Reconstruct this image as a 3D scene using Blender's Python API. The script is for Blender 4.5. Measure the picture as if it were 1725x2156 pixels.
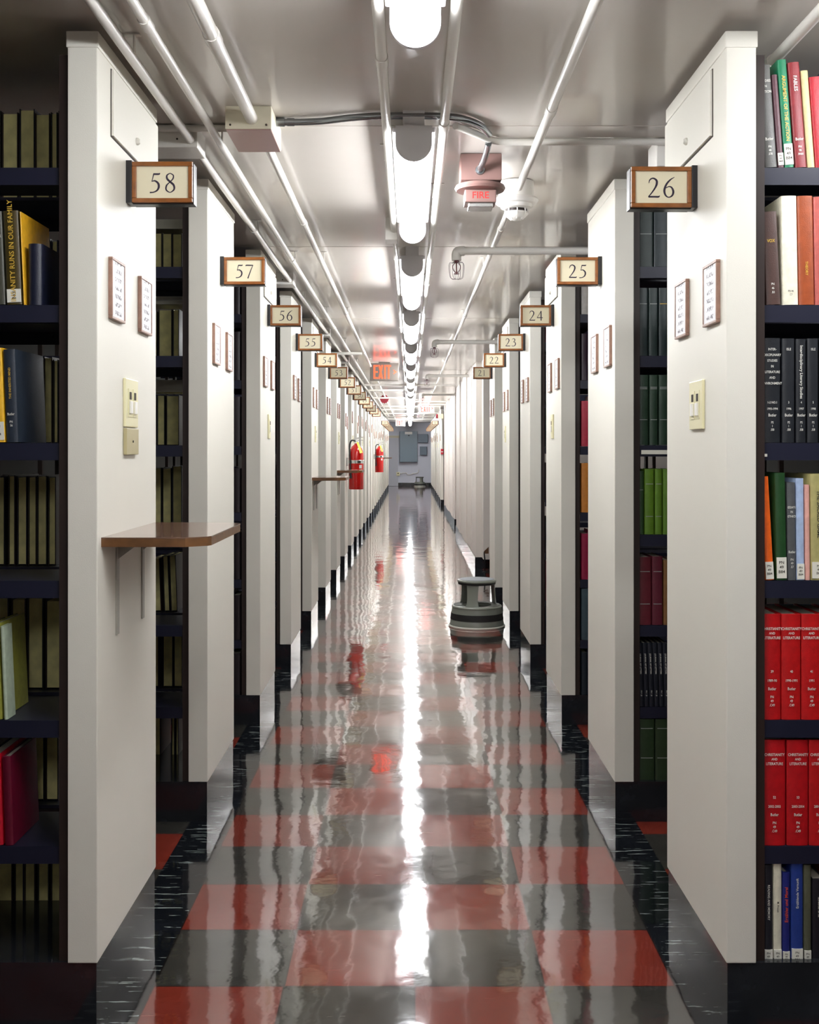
import bpy, bmesh, math, random
from mathutils import Vector, Matrix, Euler
random.seed(7)
C = bpy.context.scene
COL = C.collection
for o in list(bpy.data.objects):
    bpy.data.objects.remove(o)

# ------------------------------------------------------------------ camera
F = 2340.0           # focal length in pixels of the 1725 x 2156 frame
VX, VY = 863.0, 947.0
H = 1.255            # eye height
cam = bpy.data.cameras.new('camera')
cam.sensor_fit = 'AUTO'
cam.sensor_width = 36
cam.lens = 36 * F / 2156
cam.shift_x = -(VX - 862.5) / 2156
cam.shift_y = -(1078 - VY) / 2156
cam.clip_start = .05
cam.clip_end = 100
co = bpy.data.objects.new('camera', cam)
co.location = (0, 0, H)
co.rotation_euler = (math.pi / 2, 0, 0)
COL.objects.link(co)
C.camera = co

# ------------------------------------------------------------------ world, exposure, lamp strengths
w = bpy.data.worlds.new('world')
C.world = w
w.use_nodes = True
w.node_tree.nodes['Background'].inputs[0].default_value = (.75, .80, 1, 1)
w.node_tree.nodes['Background'].inputs[1].default_value = 0.0
C.view_settings.view_transform = 'Standard'
C.view_settings.look = 'None'
C.view_settings.gamma = 1
C.view_settings.use_curve_mapping = False
C.view_settings.exposure = 1.3
LAMP = 17.0          # emission of the ceiling lamp lenses
LAMP_COL = (.955, .97, 1.0)
AISLE = .8
XC = .011            # middle of the aisle
XL, XR = .6815, .691  # aisle faces of the end panels, left and right
CEIL = 2.19
Z0, PITCH, DEPTH = 2.4236, 1.3228, .56
N = 26

# ------------------------------------------------------------------ helpers
def lin(c):
    return tuple(((v / 255) / 12.92 if v / 255 <= .04045 else ((v / 255 + .055) / 1.055) ** 2.4) for v in c)

def mat(name, col, rough=.5, metal=0, spec=.5, emit=None, strength=0, var=0, scale=20, bump=0, bscale=60, coat=0):
    m = bpy.data.materials.new(name)
    m.use_nodes = True
    nt = m.node_tree
    p = nt.nodes['Principled BSDF']
    p.inputs['Roughness'].default_value = rough
    p.inputs['Metallic'].default_value = metal
    p.inputs['Specular IOR Level'].default_value = spec
    p.inputs['Coat Weight'].default_value = coat
    c = lin(col)
    p.inputs['Base Color'].default_value = (*c, 1)
    tc = nt.nodes.new('ShaderNodeTexCoord')
    if var:
        n = nt.nodes.new('ShaderNodeTexNoise')
        n.inputs['Scale'].default_value = scale
        n.inputs['Detail'].default_value = 4
        nt.links.new(tc.outputs['Object'], n.inputs['Vector'])
        r = nt.nodes.new('ShaderNodeValToRGB')
        r.color_ramp.elements[0].position = .3
        r.color_ramp.elements[1].position = .7
        r.color_ramp.elements[0].color = (*[v * (1 - var) for v in c], 1)
        r.color_ramp.elements[1].color = (*[min(1, v * (1 + var)) for v in c], 1)
        nt.links.new(n.outputs['Fac'], r.inputs[0])
        nt.links.new(r.outputs[0], p.inputs['Base Color'])
    if bump:
        n2 = nt.nodes.new('ShaderNodeTexNoise')
        n2.inputs['Scale'].default_value = bscale
        n2.inputs['Detail'].default_value = 3
        nt.links.new(tc.outputs['Object'], n2.inputs['Vector'])
        b = nt.nodes.new('ShaderNodeBump')
        b.inputs['Strength'].default_value = bump
        b.inputs['Distance'].default_value = .01
        nt.links.new(n2.outputs['Fac'], b.inputs['Height'])
        nt.links.new(b.outputs[0], p.inputs['Normal'])
    if emit:
        p.inputs['Emission Color'].default_value = (*emit, 1)
        p.inputs['Emission Strength'].default_value = strength
    return m

def new_bm():
    return bmesh.new()

def box(bm, x0, x1, y0, y1, z0, z1, bev=0):
    if x0 > x1: x0, x1 = x1, x0
    if y0 > y1: y0, y1 = y1, y0
    r = bmesh.ops.create_cube(bm, size=1)
    for v in r['verts']:
        v.co = Vector(((x0 + x1) / 2 + v.co.x * (x1 - x0), (y0 + y1) / 2 + v.co.y * (y1 - y0), (z0 + z1) / 2 + v.co.z * (z1 - z0)))
    if bev:
        es = list({e for v in r['verts'] for e in v.link_edges})
        bmesh.ops.bevel(bm, geom=es, offset=bev, segments=2, affect='EDGES', profile=.6)
    return bm

def prism(bm, pts, axis, a, b):
    """polygon pts (2D) extruded along axis from a to b; 'x': pts=(y,z), 'y': pts=(x,z), 'z': pts=(x,y)"""
    def P(p, t):
        return {'x': (t, p[0], p[1]), 'y': (p[0], t, p[1]), 'z': (p[0], p[1], t)}[axis]
    A = [bm.verts.new(P(p, a)) for p in pts]
    B = [bm.verts.new(P(p, b)) for p in pts]
    n = len(pts)
    for i in range(n):
        bm.faces.new((A[i], A[(i + 1) % n], B[(i + 1) % n], B[i]))
    bm.faces.new(A[::-1])
    bm.faces.new(B)
    return bm

def lathe(bm, prof, c=(0, 0, 0), seg=32, axis='z', a0=0, a1=2 * math.pi):
    full = abs(a1 - a0 - 2 * math.pi) < 1e-6
    rings = []
    ns = seg if full else seg + 1
    for r, z in prof:
        ring = []
        for k in range(ns):
            a = a0 + (a1 - a0) * k / seg
            p = (r * math.cos(a), r * math.sin(a), z)
            if axis == 'y': p = (p[0], p[2], p[1])
            if axis == 'x': p = (p[2], p[0], p[1])
            ring.append(bm.verts.new((c[0] + p[0], c[1] + p[1], c[2] + p[2])))
        rings.append(ring)
    for i in range(len(rings) - 1):
        for k in range(seg):
            k2 = (k + 1) % ns
            try: bm.faces.new((rings[i][k], rings[i][k2], rings[i + 1][k2], rings[i + 1][k]))
            except ValueError: pass
    return bm

def tube(bm, pts, r, seg=12, cap=True):
    pts = [Vector(p) for p in pts]
    rs = r if isinstance(r, (list, tuple)) else [r] * len(pts)
    rings = []
    up = Vector((0, 0, 1))
    prev = None
    for i, p in enumerate(pts):
        if i == 0: t = pts[1] - pts[0]
        elif i == len(pts) - 1: t = pts[-1] - pts[-2]
        else: t = (pts[i + 1] - pts[i]).normalized() + (pts[i] - pts[i - 1]).normalized()
        t.normalize()
        if prev is None:
            u = t.cross(up)
            if u.length < .05: u = t.cross(Vector((1, 0, 0)))
        else:
            u = prev - t * prev.dot(t)
        u.normalize()
        prev = u
        v = t.cross(u)
        rings.append([bm.verts.new(p + (u * math.cos(2 * math.pi * k / seg) + v * math.sin(2 * math.pi * k / seg)) * rs[i]) for k in range(seg)])
    for i in range(len(rings) - 1):
        for k in range(seg):
            bm.faces.new((rings[i][k], rings[i][(k + 1) % seg], rings[i + 1][(k + 1) % seg], rings[i + 1][k]))
    if cap:
        bm.faces.new(rings[0][::-1])
        bm.faces.new(rings[-1])
    return bm

def smooth_path(pts, n=6):
    P = [Vector(p) for p in pts]
    P = [2 * P[0] - P[1]] + P + [2 * P[-1] - P[-2]]
    out = []
    for i in range(1, len(P) - 2):
        for k in range(n):
            t = k / n
            a, b, c, d = P[i - 1], P[i], P[i + 1], P[i + 2]
            out.append(.5 * ((2 * b) + (c - a) * t + (2 * a - 5 * b + 4 * c - d) * t * t + (3 * b - a - 3 * c + d) * t ** 3))
    out.append(P[-2])
    return out

def mesh_of(name, bm, m, smooth=False):
    bmesh.ops.recalc_face_normals(bm, faces=bm.faces)
    me = bpy.data.meshes.new(name)
    bm.to_mesh(me)
    bm.free()
    if m: me.materials.append(m)
    if smooth:
        for p in me.polygons: p.use_smooth = True
        try: me.set_sharp_from_angle(angle=math.radians(40))
        except Exception: pass
    return me

def part(name, bm, m, parent=None, label=None, smooth=False, loc=None):
    me = bm if isinstance(bm, bpy.types.Mesh) else mesh_of(name, bm, m, smooth)
    o = bpy.data.objects.new(name, me)
    COL.objects.link(o)
    if parent: o.parent = parent
    if label: o['label'] = label
    if loc: o.location = loc
    return o

def thing(name, label, cat, loc=(0, 0, 0), group=None, rz=0):
    o = bpy.data.objects.new(name, None)
    o.empty_display_size = .05
    COL.objects.link(o)
    o.location = loc
    o.rotation_euler = (0, 0, rz)
    o['label'] = label
    o['category'] = cat
    if group: o['group'] = group
    return o

def tag(o, label, cat, group=None):
    o['label'] = label
    o['category'] = cat
    if group: o['group'] = group
    return o

def struct(name, bm, m, parent=None, smooth=False):
    o = part(name, bm, m, parent, smooth=smooth)
    if parent is None: o['kind'] = 'structure'
    return o

def copy_tree(o, parent=None, first=True):
    c = o.copy()
    COL.objects.link(c)
    c.parent = parent
    for ch in list(o.children):
        copy_tree(ch, c)
    return c

ONES = ['', 'one', 'two', 'three', 'four', 'five', 'six', 'seven', 'eight', 'nine', 'ten', 'eleven', 'twelve', 'thirteen', 'fourteen', 'fifteen', 'sixteen', 'seventeen', 'eighteen', 'nineteen']
def nw(n):
    if n < 20: return ONES[n]
    t = {2: 'twenty', 3: 'thirty', 4: 'forty', 5: 'fifty'}[n // 10]
    return t + ('-' + ONES[n % 10] if n % 10 else '')
ORD = ['nearest', 'second', 'third', 'fourth', 'fifth', 'sixth', 'seventh', 'eighth', 'ninth', 'tenth', 'eleventh', 'twelfth', 'thirteenth', 'fourteenth', 'fifteenth', 'sixteenth', 'seventeenth', 'eighteenth', 'nineteenth', 'twentieth', 'twenty-first', 'twenty-second', 'twenty-third', 'twenty-fourth', 'twenty-fifth', 'twenty-sixth']

_text_cache = {}
def text_mesh(body, size, vertical=False):
    """flat lettering mesh data (verts, faces) centred on the origin in the xz plane facing -y"""
    key = (body, size, vertical)
    if key in _text_cache: return _text_cache[key]
    cu = bpy.data.curves.new('t', 'FONT')
    cu.body = body
    cu.size = size
    cu.align_x = 'CENTER'
    cu.align_y = 'CENTER'
    cu.resolution_u = 2
    cu.offset = size * .012
    o = bpy.data.objects.new('t', cu)
    COL.objects.link(o)
    dg = bpy.context.evaluated_depsgraph_get()
    dg.update()
    me = o.evaluated_get(dg).to_mesh()
    vs = [(v.co.x, v.co.y) for v in me.vertices]
    fs = [tuple(p.vertices) for p in me.polygons]
    o.evaluated_get(dg).to_mesh_clear()
    bpy.data.objects.remove(o)
    bpy.data.curves.remove(cu)
    _text_cache[key] = (vs, fs)
    return vs, fs

def add_text(bm, body, size, x, z, y=0, rot=0, sx=1):
    vs, fs = text_mesh(body, size)
    c, s = math.cos(rot), math.sin(rot)
    V = []
    for a, b in vs:
        a *= sx
        V.append(bm.verts.new((x + a * c - b * s, y, z + a * s + b * c)))
    for f in fs:
        try: bm.faces.new([V[i] for i in f])
        except ValueError: pass

# ------------------------------------------------------------------ materials
def panel_material():
    m = mat('cream panel paint', (222, 219, 208), rough=.45, spec=.3, var=.015, scale=3, bump=.05, bscale=350)
    return m
M_panel = panel_material()
M_ceil = mat('painted concrete ceiling', (200, 194, 186), rough=.3, var=.05, scale=1.3, bump=.15, bscale=4, coat=.3)
M_wall = mat('cream wall paint', (222, 216, 208), rough=.5, bump=.05, bscale=80)
M_endwall = mat('pale blue grey wall paint', (214, 217, 228), rough=.5, bump=.05, bscale=40)
M_outer = mat('dark concrete wall', (70, 70, 66), rough=.8)
M_pipe = mat('white painted pipe', (222, 219, 212), rough=.35, bump=.1, bscale=40)
M_galv = mat('galvanised conduit', (150, 155, 158), rough=.25, metal=.9)
M_shelf = mat('navy black enamelled steel', (22, 24, 44), rough=.45)
M_post = mat('dark brown steel upright', (40, 27, 22), rough=.5)
M_base = mat('black vinyl base', (34, 36, 40), rough=.13, var=.35, scale=8, coat=.4)
M_black = mat('black enamel', (18, 17, 20), rough=.3)
M_gap = mat('dark seam', (60, 52, 46), rough=.8)
M_frame = mat('varnished wood frame', (134, 80, 34), rough=.3, var=.25, scale=40)
M_frame2 = mat('reddish wood frame', (146, 112, 96), rough=.35, var=.2, scale=60)
M_card = mat('cream sign card', (218, 210, 182), rough=.6)
M_ink = mat('dark ink', (40, 28, 50), rough=.5)
M_ivory = mat('ivory plastic', (226, 220, 180), rough=.3)
M_tan = mat('tan plastic', (180, 170, 130), rough=.3)
M_wood = mat('brown laminate shelf board', (112, 84, 68), rough=.18, var=.25, scale=9, coat=.4)
M_woodedge = mat('brown laminate edge', (104, 70, 40), rough=.35, var=.3, scale=30)
M_bracket = mat('grey painted steel bracket', (160, 158, 148), rough=.35)
M_red = mat('red extinguisher paint', (196, 28, 24), rough=.18, coat=.5)
M_chrome = mat('chrome', (215, 215, 212), rough=.2, metal=.8)
M_yellow = mat('yellow tag', (245, 225, 90), rough=.6)
M_lens = mat('glowing lamp lens', (255, 255, 255), rough=.4, emit=LAMP_COL, strength=LAMP)
M_house = mat('grey white lamp housing', (206, 204, 206), rough=.35)
M_firepink = mat('faded red fire alarm', (132, 102, 96), rough=.45)  # red alarm, with the pale wash of strong light put into its colour
M_crimson = mat('dark red alarm bell', (130, 14, 36), rough=.4)
M_white = mat('white plastic', (235, 233, 228), rough=.35)
M_exitred = mat('lit red exit letters', (255, 60, 30), rough=.5, emit=(1, .09, .03), strength=.75)
M_exitface = mat('grey exit sign face', (104, 96, 88), rough=.5)
M_exitwhite = mat('white exit sign face', (225, 220, 215), rough=.5)
M_bluegrey = mat('blue grey enamel', (128, 146, 158), rough=.4)
M_bluegrey2 = mat('darker blue grey enamel', (110, 124, 138), rough=.4)
M_stool = mat('grey stool enamel', (128, 132, 122), rough=.35, var=.05, scale=10)
M_rubber = mat('black rubber', (30, 29, 28), rough=.7, bump=.3, bscale=200)
M_pages = mat('aged book pages', (236, 226, 158), rough=.85, var=.15, scale=25)
M_pages_w = mat('white book pages', (222, 218, 200), rough=.8, var=.05, scale=25)
M_label = mat('white call number label', (230, 228, 215), rough=.6)
M_txtw = mat('white lettering', (225, 225, 215), rough=.5)
M_txty = mat('gold lettering', (214, 176, 70), rough=.4)
M_txto = mat('orange lettering', (232, 84, 40), rough=.5)
M_txtd = mat('dark lettering', (60, 58, 50), rough=.6)

def paper_material():
    m = mat('printed paper', (232, 232, 232), rough=.5)
    nt = m.node_tree
    p = nt.nodes['Principled BSDF']
    tc = nt.nodes.new('ShaderNodeTexCoord')
    sp = nt.nodes.new('ShaderNodeSeparateXYZ')
    nt.links.new(tc.outputs['Object'], sp.inputs[0])
    def math_(op, a, b=None):
        n = nt.nodes.new('ShaderNodeMath')
        n.operation = op
        for i, v in enumerate((a, b)):
            if v is None: continue
            if isinstance(v, (int, float)): n.inputs[i].default_value = v
            else: nt.links.new(v, n.inputs[i])
        return n.outputs[0]
    fz = math_('FRACT', math_('MULTIPLY', sp.outputs['Z'], 52))
    line = math_('LESS_THAN', fz, .5)
    n = nt.nodes.new('ShaderNodeTexNoise')
    n.inputs['Scale'].default_value = 160
    nt.links.new(tc.outputs['Object'], n.inputs['Vector'])
    ink = math_('MULTIPLY', line, math_('GREATER_THAN', n.outputs['Fac'], .5))
    inner = math_('LESS_THAN', math_('ABSOLUTE', sp.outputs['Y']), .028)
    ink = math_('MULTIPLY', ink, inner)
    mx = nt.nodes.new('ShaderNodeMix')
    mx.data_type = 'RGBA'
    nt.links.new(ink, mx.inputs['Factor'])
    mx.inputs['A'].default_value = (*lin((226, 226, 228)), 1)
    mx.inputs['B'].default_value = (*lin((110, 105, 110)), 1)
    nt.links.new(mx.outputs['Result'], p.inputs['Base Color'])
    return m
M_paper = paper_material()

_bookmats = {}
def book_mat(c, rough=.4):
    key = tuple(c)
    if key not in _bookmats:
        _bookmats[key] = mat('book cloth %d' % len(_bookmats), c, rough=rough, var=.12, scale=60, bump=.1, bscale=400)
    return _bookmats[key]

def floor_material():
    m = bpy.data.materials.new('waxed checkered vinyl tile')
    m.use_nodes = True
    nt = m.node_tree
    L = nt.links.new
    p = nt.nodes['Principled BSDF']
    tc = nt.nodes.new('ShaderNodeTexCoord')
    sp = nt.nodes.new('ShaderNodeSeparateXYZ')
    L(tc.outputs['Object'], sp.inputs[0])
    X, Y = sp.outputs['X'], sp.outputs['Y']
    def mt(op, *a):
        n = nt.nodes.new('ShaderNodeMath')
        n.operation = op
        for i, v in enumerate(a):
            if isinstance(v, (int, float)): n.inputs[i].default_value = v
            else: L(v, n.inputs[i])
        return n.outputs[0]
    T = .305
    u = mt('DIVIDE', mt('SUBTRACT', X, XC), T)
    v = mt('DIVIDE', mt('SUBTRACT', Y, 2.905), T)
    par = mt('ADD', mt('FLOOR', u), mt('FLOOR', v))
    # modulo of floored value
    chk = mt('ABSOLUTE', mt('MODULO', par, 2))
    chk = mt('GREATER_THAN', chk, .5)          # 1 = odd
    red_in = mt('SUBTRACT', 1, chk)
    au = mt('ABSOLUTE', mt('SUBTRACT', X, XC))
    inner = mt('LESS_THAN', au, .61)
    outer = mt('GREATER_THAN', au, .752)
    # cross aisles between the stacks
    v2 = mt('DIVIDE', mt('SUBTRACT', Y, 3.326), T)
    uo = mt('DIVIDE', mt('SUBTRACT', au, .752), T)
    side = mt('GREATER_THAN', X, 0)
    par2 = mt('ADD', mt('ADD', mt('FLOOR', uo), mt('FLOOR', v2)), side)
    chk2 = mt('LESS_THAN', mt('ABSOLUTE', mt('MODULO', par2, 2)), .5)
    red = mt('ADD', mt('MULTIPLY', inner, red_in), mt('MULTIPLY', outer, chk2))
    border = mt('SUBTRACT', mt('SUBTRACT', 1, inner), outer)
    # marbling streaks
    mp = nt.nodes.new('ShaderNodeMapping')
    mp.inputs['Scale'].default_value = (5, 60, 1)
    L(tc.outputs['Object'], mp.inputs['Vector'])
    n1 = nt.nodes.new('ShaderNodeTexNoise')
    n1.inputs['Scale'].default_value = 1.6
    n1.inputs['Detail'].default_value = 5
    n1.inputs['Roughness'].default_value = .6
    L(mp.outputs[0], n1.inputs['Vector'])
    n2 = nt.nodes.new('ShaderNodeTexNoise')
    n2.inputs['Scale'].default_value = 7
    n2.inputs['Detail'].default_value = 6
    L(tc.outputs['Object'], n2.inputs['Vector'])
    def mix(f, a, b):
        n = nt.nodes.new('ShaderNodeMix')
        n.data_type = 'RGBA'
        L(f, n.inputs['Factor']) if not isinstance(f, (int, float)) else setattr(n.inputs['Factor'], 'default_value', f)
        for s, q in (('A', a), ('B', b)):
            if isinstance(q, tuple): n.inputs[s].default_value = (*q, 1)
            else: L(q, n.inputs[s])
        return n.outputs['Result']
    darkc = mix(n2.outputs['Fac'], lin((40, 39, 36)), lin((66, 64, 58)))
    redc = mix(n2.outputs['Fac'], lin((104, 34, 24)), lin((136, 54, 40)))
    wn = nt.nodes.new('ShaderNodeTexWhiteNoise')
    wn.noise_dimensions = '2D'
    cb = nt.nodes.new('ShaderNodeCombineXYZ')
    L(mt('FLOOR', u), cb.inputs[0]); L(mt('FLOOR', v), cb.inputs[1])
    L(cb.outputs[0], wn.inputs['Vector'])
    streak = mt('GREATER_THAN', n1.outputs['Fac'], .615)
    blackc = mix(mt('MULTIPLY', streak, .55), lin((20, 23, 27)), lin((190, 200, 195)))
    col = mix(red, darkc, redc)
    col = mix(border, col, blackc)
    # white scuffs, faint in the tiles
    col = mix(mt('MULTIPLY', mt('GREATER_THAN', n1.outputs['Fac'], .70), .18), col, lin((190, 180, 170)))
    hv = nt.nodes.new('ShaderNodeHueSaturation')
    L(col, hv.inputs['Color'])
    L(mt('ADD', .85, mt('MULTIPLY', wn.outputs['Value'], .3)), hv.inputs['Value'])
    col = hv.outputs[0]
    # joints
    du = mt('ABSOLUTE', mt('SUBTRACT', mt('FRACT', u), .5))
    dv = mt('ABSOLUTE', mt('SUBTRACT', mt('FRACT', v), .5))
    j = mt('GREATER_THAN', mt('MAXIMUM', mt('MULTIPLY', du, mt('LESS_THAN', au, .62)), mt('MULTIPLY', dv, mt('LESS_THAN', au, .62))), .4925)
    col = mix(mt('MULTIPLY', j, .85), col, lin((22, 18, 16)))
    L(col, p.inputs['Base Color'])
    # wavy wax
    n3 = nt.nodes.new('ShaderNodeTexNoise')
    n3.inputs['Scale'].default_value = 2.6
    n3.inputs['Detail'].default_value = 2.5
    mp3 = nt.nodes.new('ShaderNodeMapping')
    mp3.inputs['Scale'].default_value = (1.6, 1, 1)
    L(tc.outputs['Object'], mp3.inputs['Vector'])
    L(mp3.outputs[0], n3.inputs['Vector'])
    n4 = nt.nodes.new('ShaderNodeTexNoise')
    n4.inputs['Scale'].default_value = 26
    n4.inputs['Detail'].default_value = 2
    L(tc.outputs['Object'], n4.inputs['Vector'])
    hh = mt('ADD', mt('MULTIPLY', n3.outputs['Fac'], 1.0), mt('MULTIPLY', n4.outputs['Fac'], .06))
    hh = mt('SUBTRACT', hh, mt('MULTIPLY', j, .06))
    b = nt.nodes.new('ShaderNodeBump')
    b.inputs['Strength'].default_value = .25
    b.inputs['Distance'].default_value = .012
    L(hh, b.inputs['Height'])
    L(b.outputs[0], p.inputs['Normal'])
    L(b.outputs[0], p.inputs['Coat Normal'])
    rr = mt('ADD', .055, mt('MULTIPLY', n2.outputs['Fac'], .06))
    L(rr, p.inputs['Roughness'])
    p.inputs['Specular IOR Level'].default_value = .75
    p.inputs['Coat Weight'].default_value = .6
    p.inputs['Coat Roughness'].default_value = .045
    p.inputs['Coat IOR'].default_value = 1.6
    return m
M_floor = floor_material()

# ------------------------------------------------------------------ the setting
YE = 38.4
bm = new_bm(); box(bm, -3.2, 3.2, -4.5, YE + .2, -.1, 0); struct('floor', bm, M_floor)
bm = new_bm(); box(bm, -3.2, 3.2, -4.5, YE + .2, CEIL, CEIL + .15); struct('ceiling', bm, M_ceil)
bm = new_bm(); box(bm, -3.2, 3.2, YE, YE + .1, 0, CEIL); struct('wall_back', bm, M_endwall)
bm = new_bm(); box(bm, -3.2, 3.2, -4.5, -4.4, 0, CEIL); struct('wall_front', bm, M_wall)
bm = new_bm(); box(bm, -3.2, -3.1, -4.4, YE, 0, CEIL); struct('wall_left', bm, M_outer)
bm = new_bm(); box(bm, 3.1, 3.2, -4.4, YE, 0, CEIL); struct('wall_right', bm, M_outer)
bm = new_bm(); box(bm, -1.2, 1.2, YE - .014, YE, 0, .115, .003); struct('baseboard_back', bm, M_base)
# ceiling slab joints
for k, yj in enumerate((3.21, 5.12, 7.9, 13.0, 18.2)):
    bm = new_bm(); box(bm, -3.1, 3.1, yj - .004, yj + .004, CEIL - .0015, CEIL + .001); struct('trim_%d' % (k + 1), bm, M_gap if k == 9 else M_ceil)

# grey door at the left of the end wall, with a cream head trim
bm = new_bm(); box(bm, -.78, -.40, YE - .03, YE - .016, .005, 1.66, .003)
door = struct('door_1', bm, mat('grey painted door', (192, 194, 202), rough=.45))
bm = new_bm(); box(bm, -.80, -.365, YE - .04, YE - .012, 1.665, 1.745, .004)
struct('door_head', bm, mat('cream door head', (206, 200, 176), rough=.5), door)

# wall blocks that interrupt the stacks on the right
def right_wall(y0, y1, x, steps):
    bm = new_bm()
    box(bm, x, 3.05, y0, y1, .12, CEIL)
    for a, b, d in steps:
        box(bm, x - d, x + .02, a, b, .12, CEIL - .002, .003)
    return struct('wall_right', bm, M_wall)
right_wall(11.50, 11.74, .762, [])
right_wall(11.741, 16.7, .700, [(12.45, 12.6, .012), (13.5, 14.5, .016), (15.2, 15.3, .02)])
right_wall(18.2, 23.6, .735, [(18.6, 19.4, .016), (20.6, 22.0, .02), (22.6, 22.75, .03)])
for y0, y1, x in ((11.741, 16.71, .69), (18.185, 23.61, .73)):
    bm = new_bm(); box(bm, x, 3.04, y0, y1, 0, .12, .003); struct('baseboard_right', bm, M_base)

# ------------------------------------------------------------------ ceiling lamps
def make_lamp(label):
    t = thing('ceiling_lamp', label, 'ceiling light', (XC, .97, CEIL), 'strip lamps along the ceiling')
    Ln = 1.235
    bm = new_bm(); box(bm, -.0595, .0595, .01, Ln - .01, -.061, -.046, .003); box(bm, -.03, .03, .012, Ln - .012, -.046, 0); part('housing', bm, M_house, t)
    R = .046
    pts = [(-R, -.06)] + [(R * math.cos(a), -.092 + R * math.sin(a)) for a in [math.pi + math.pi * k / 20 for k in range(21)]] + [(R, -.06)]
    bm = new_bm(); prism(bm, pts, 'y', .012, Ln - .012); part('lens', bm, M_lens, t, smooth=True)
    R2 = .0505
    pts = [(-R2, -.045)] + [(R2 * math.cos(a), -.091 + R2 * math.sin(a)) for a in [math.pi + math.pi * k / 20 for k in range(21)]] + [(R2, -.045)]
    for y in (0, Ln - .012):
        bm = new_bm(); prism(bm, pts, 'y', y, y + .012); part('end_cap', bm, M_house, t)
    return t
lamp0 = None
LAMPY = [-3.11, -1.07, .97, 3.05] + [5.09 + 2.05 * k for k in range(6)] + [17.39 + 1.26 * k for k in range(9)] + [29.7 + 1.26 * k for k in range(6)]
vis = 0
for y in LAMPY:
    if y < 0: lab = 'strip ceiling lamp behind the viewer, outside the photo'
    else:
        lab = 'glowing rounded strip lamp on the ceiling centreline, %s from the camera' % ('nearest one' if vis == 0 else ORD[vis] + ' one')
        vis += 1
    if lamp0 is None:
        lamp0 = make_lamp(lab); lamp0.location.y = y
    else:
        o = copy_tree(lamp0); o.location.y = y; o['label'] = lab

# lamp of the cross aisle at the right, in front of the stack marked twenty-six
M_lens2 = mat('glowing lamp lens in the cross aisle', (255, 255, 255), rough=.4, emit=LAMP_COL, strength=LAMP * AISLE)
o = copy_tree(lamp0); o.location = (2.15, 2.04, CEIL); o.rotation_euler.z = math.pi / 2
o['label'] = 'strip ceiling lamp over the right cross aisle beside the viewer, outside the photo'
for ch in o.children:
    if ch.name.startswith('lens'):
        ch.data = ch.data.copy(); ch.data.materials[0] = M_lens2

o = copy_tree(o); o.location = (-1.9, 2.04, CEIL)  # unseen fill lamp, added to brighten the books on the left
o['label'] = 'added weak fill lamp over the left cross aisle, outside the photo'
for ch in o.children:
    if ch.name.startswith('lens'):
        ch.data = ch.data.copy()
        ch.data.materials[0] = mat('weakly glowing lamp lens', (255, 255, 255), rough=.4, emit=(.95, .97, .8), strength=LAMP * .14)

# ------------------------------------------------------------------ book stacks with white end panels
LEV = [1.875, 1.573, 1.270, .967, .660, .383, .118]
def make_stack(s):
    X0 = XL if s < 0 else XR
    t = thing('book_stack', 'x', 'bookcase', (s * X0, Z0, 0), 'white-ended steel book stacks along the aisle')
    W = 1.35
    def bx(x0, x1, y0, y1, z0, z1, bev=0):
        b = new_bm(); return box(b, s * x0, s * x1, y0, y1, z0, z1, bev)
    part('end_panel', bx(0, .065, 0, DEPTH, .135, 2.137, .0025), M_panel, t)
    part('end_cap', bx(-.003, .068, -.003, DEPTH + .003, 2.132, 2.168, .003), M_panel, t)
    part('kick_base', bx(.003, W, .004, DEPTH - .004, 0, .135), M_base, t)
    for x in (.067, 1.0):
        b = new_bm()
        for y in (.012, DEPTH - .034): box(b, s * x, s * (x + .02), y, y + .022, .135, 2.12)
        box(b, s * (x + .001), s * (x + .019), .255, .305, .135, 2.12)
        part('upright', b, M_post, t)
    for z in LEV:
        b = new_bm()
        for y0, y1, f in ((.02, .255, 0), (.305, .54, 1)):
            box(b, s * .089, s * W, y0, y1, z - .008, z, .0)
            yl = y0 if f == 0 else y1
            box(b, s * .089, s * W, yl - .001, yl + .001, z - .038, z - .0)
        part('shelf', b, M_shelf, t)
    # curved shelf brackets by the upright, one mesh per row
    for z in LEV[:-1]:
        b = new_bm()
        for k in (0, 1):
            pts = [(.03, z + .001), (.235, z + .001), (.235, z + .11)] + [(.235 - .205 * math.sin(a), z + .02 + .09 * math.cos(a)) for a in [i * math.pi / 16 for i in range(1, 9)]]
            if k: pts = [(DEPTH - p[0], p[1]) for p in pts]
            prism(b, pts, 'x', s * .0885, s * .0900)
        part('shelf_bracket', b, M_shelf, t)
    return t

def stack_label(s, i):
    side = 'left' if s < 0 else 'right'
    num = 58 - i if s < 0 else 26 - i
    if i < 0: return 'white-ended book stack beside the viewer on the %s, outside the photo' % side
    if i in SIGNED[s] and i <= 11: return 'white-ended steel book stack on the %s, marked %s' % (side, nw(num))
    return 'white-ended book stack on the %s, %s one from the camera' % (side, ORD[i])
SIGNED = {-1: [i for i in range(26) if i not in (14, 15, 16, 17)], 1: list(range(6)) + list(range(18, 26))}
PROTO = {}
def zs(i): return Z0 + PITCH * i
RIGHTI = [-1] + list(range(0, 6)) + list(range(17, 26))
for s, idx in ((-1, range(-1, 26)), (1, RIGHTI)):
    PROTO[s] = None
    for i in idx:
        if PROTO[s] is None:
            o = PROTO[s] = make_stack(s)
        else:
            o = copy_tree(PROTO[s])
        o.location.y = zs(i)
        o['label'] = stack_label(s, i)
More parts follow.
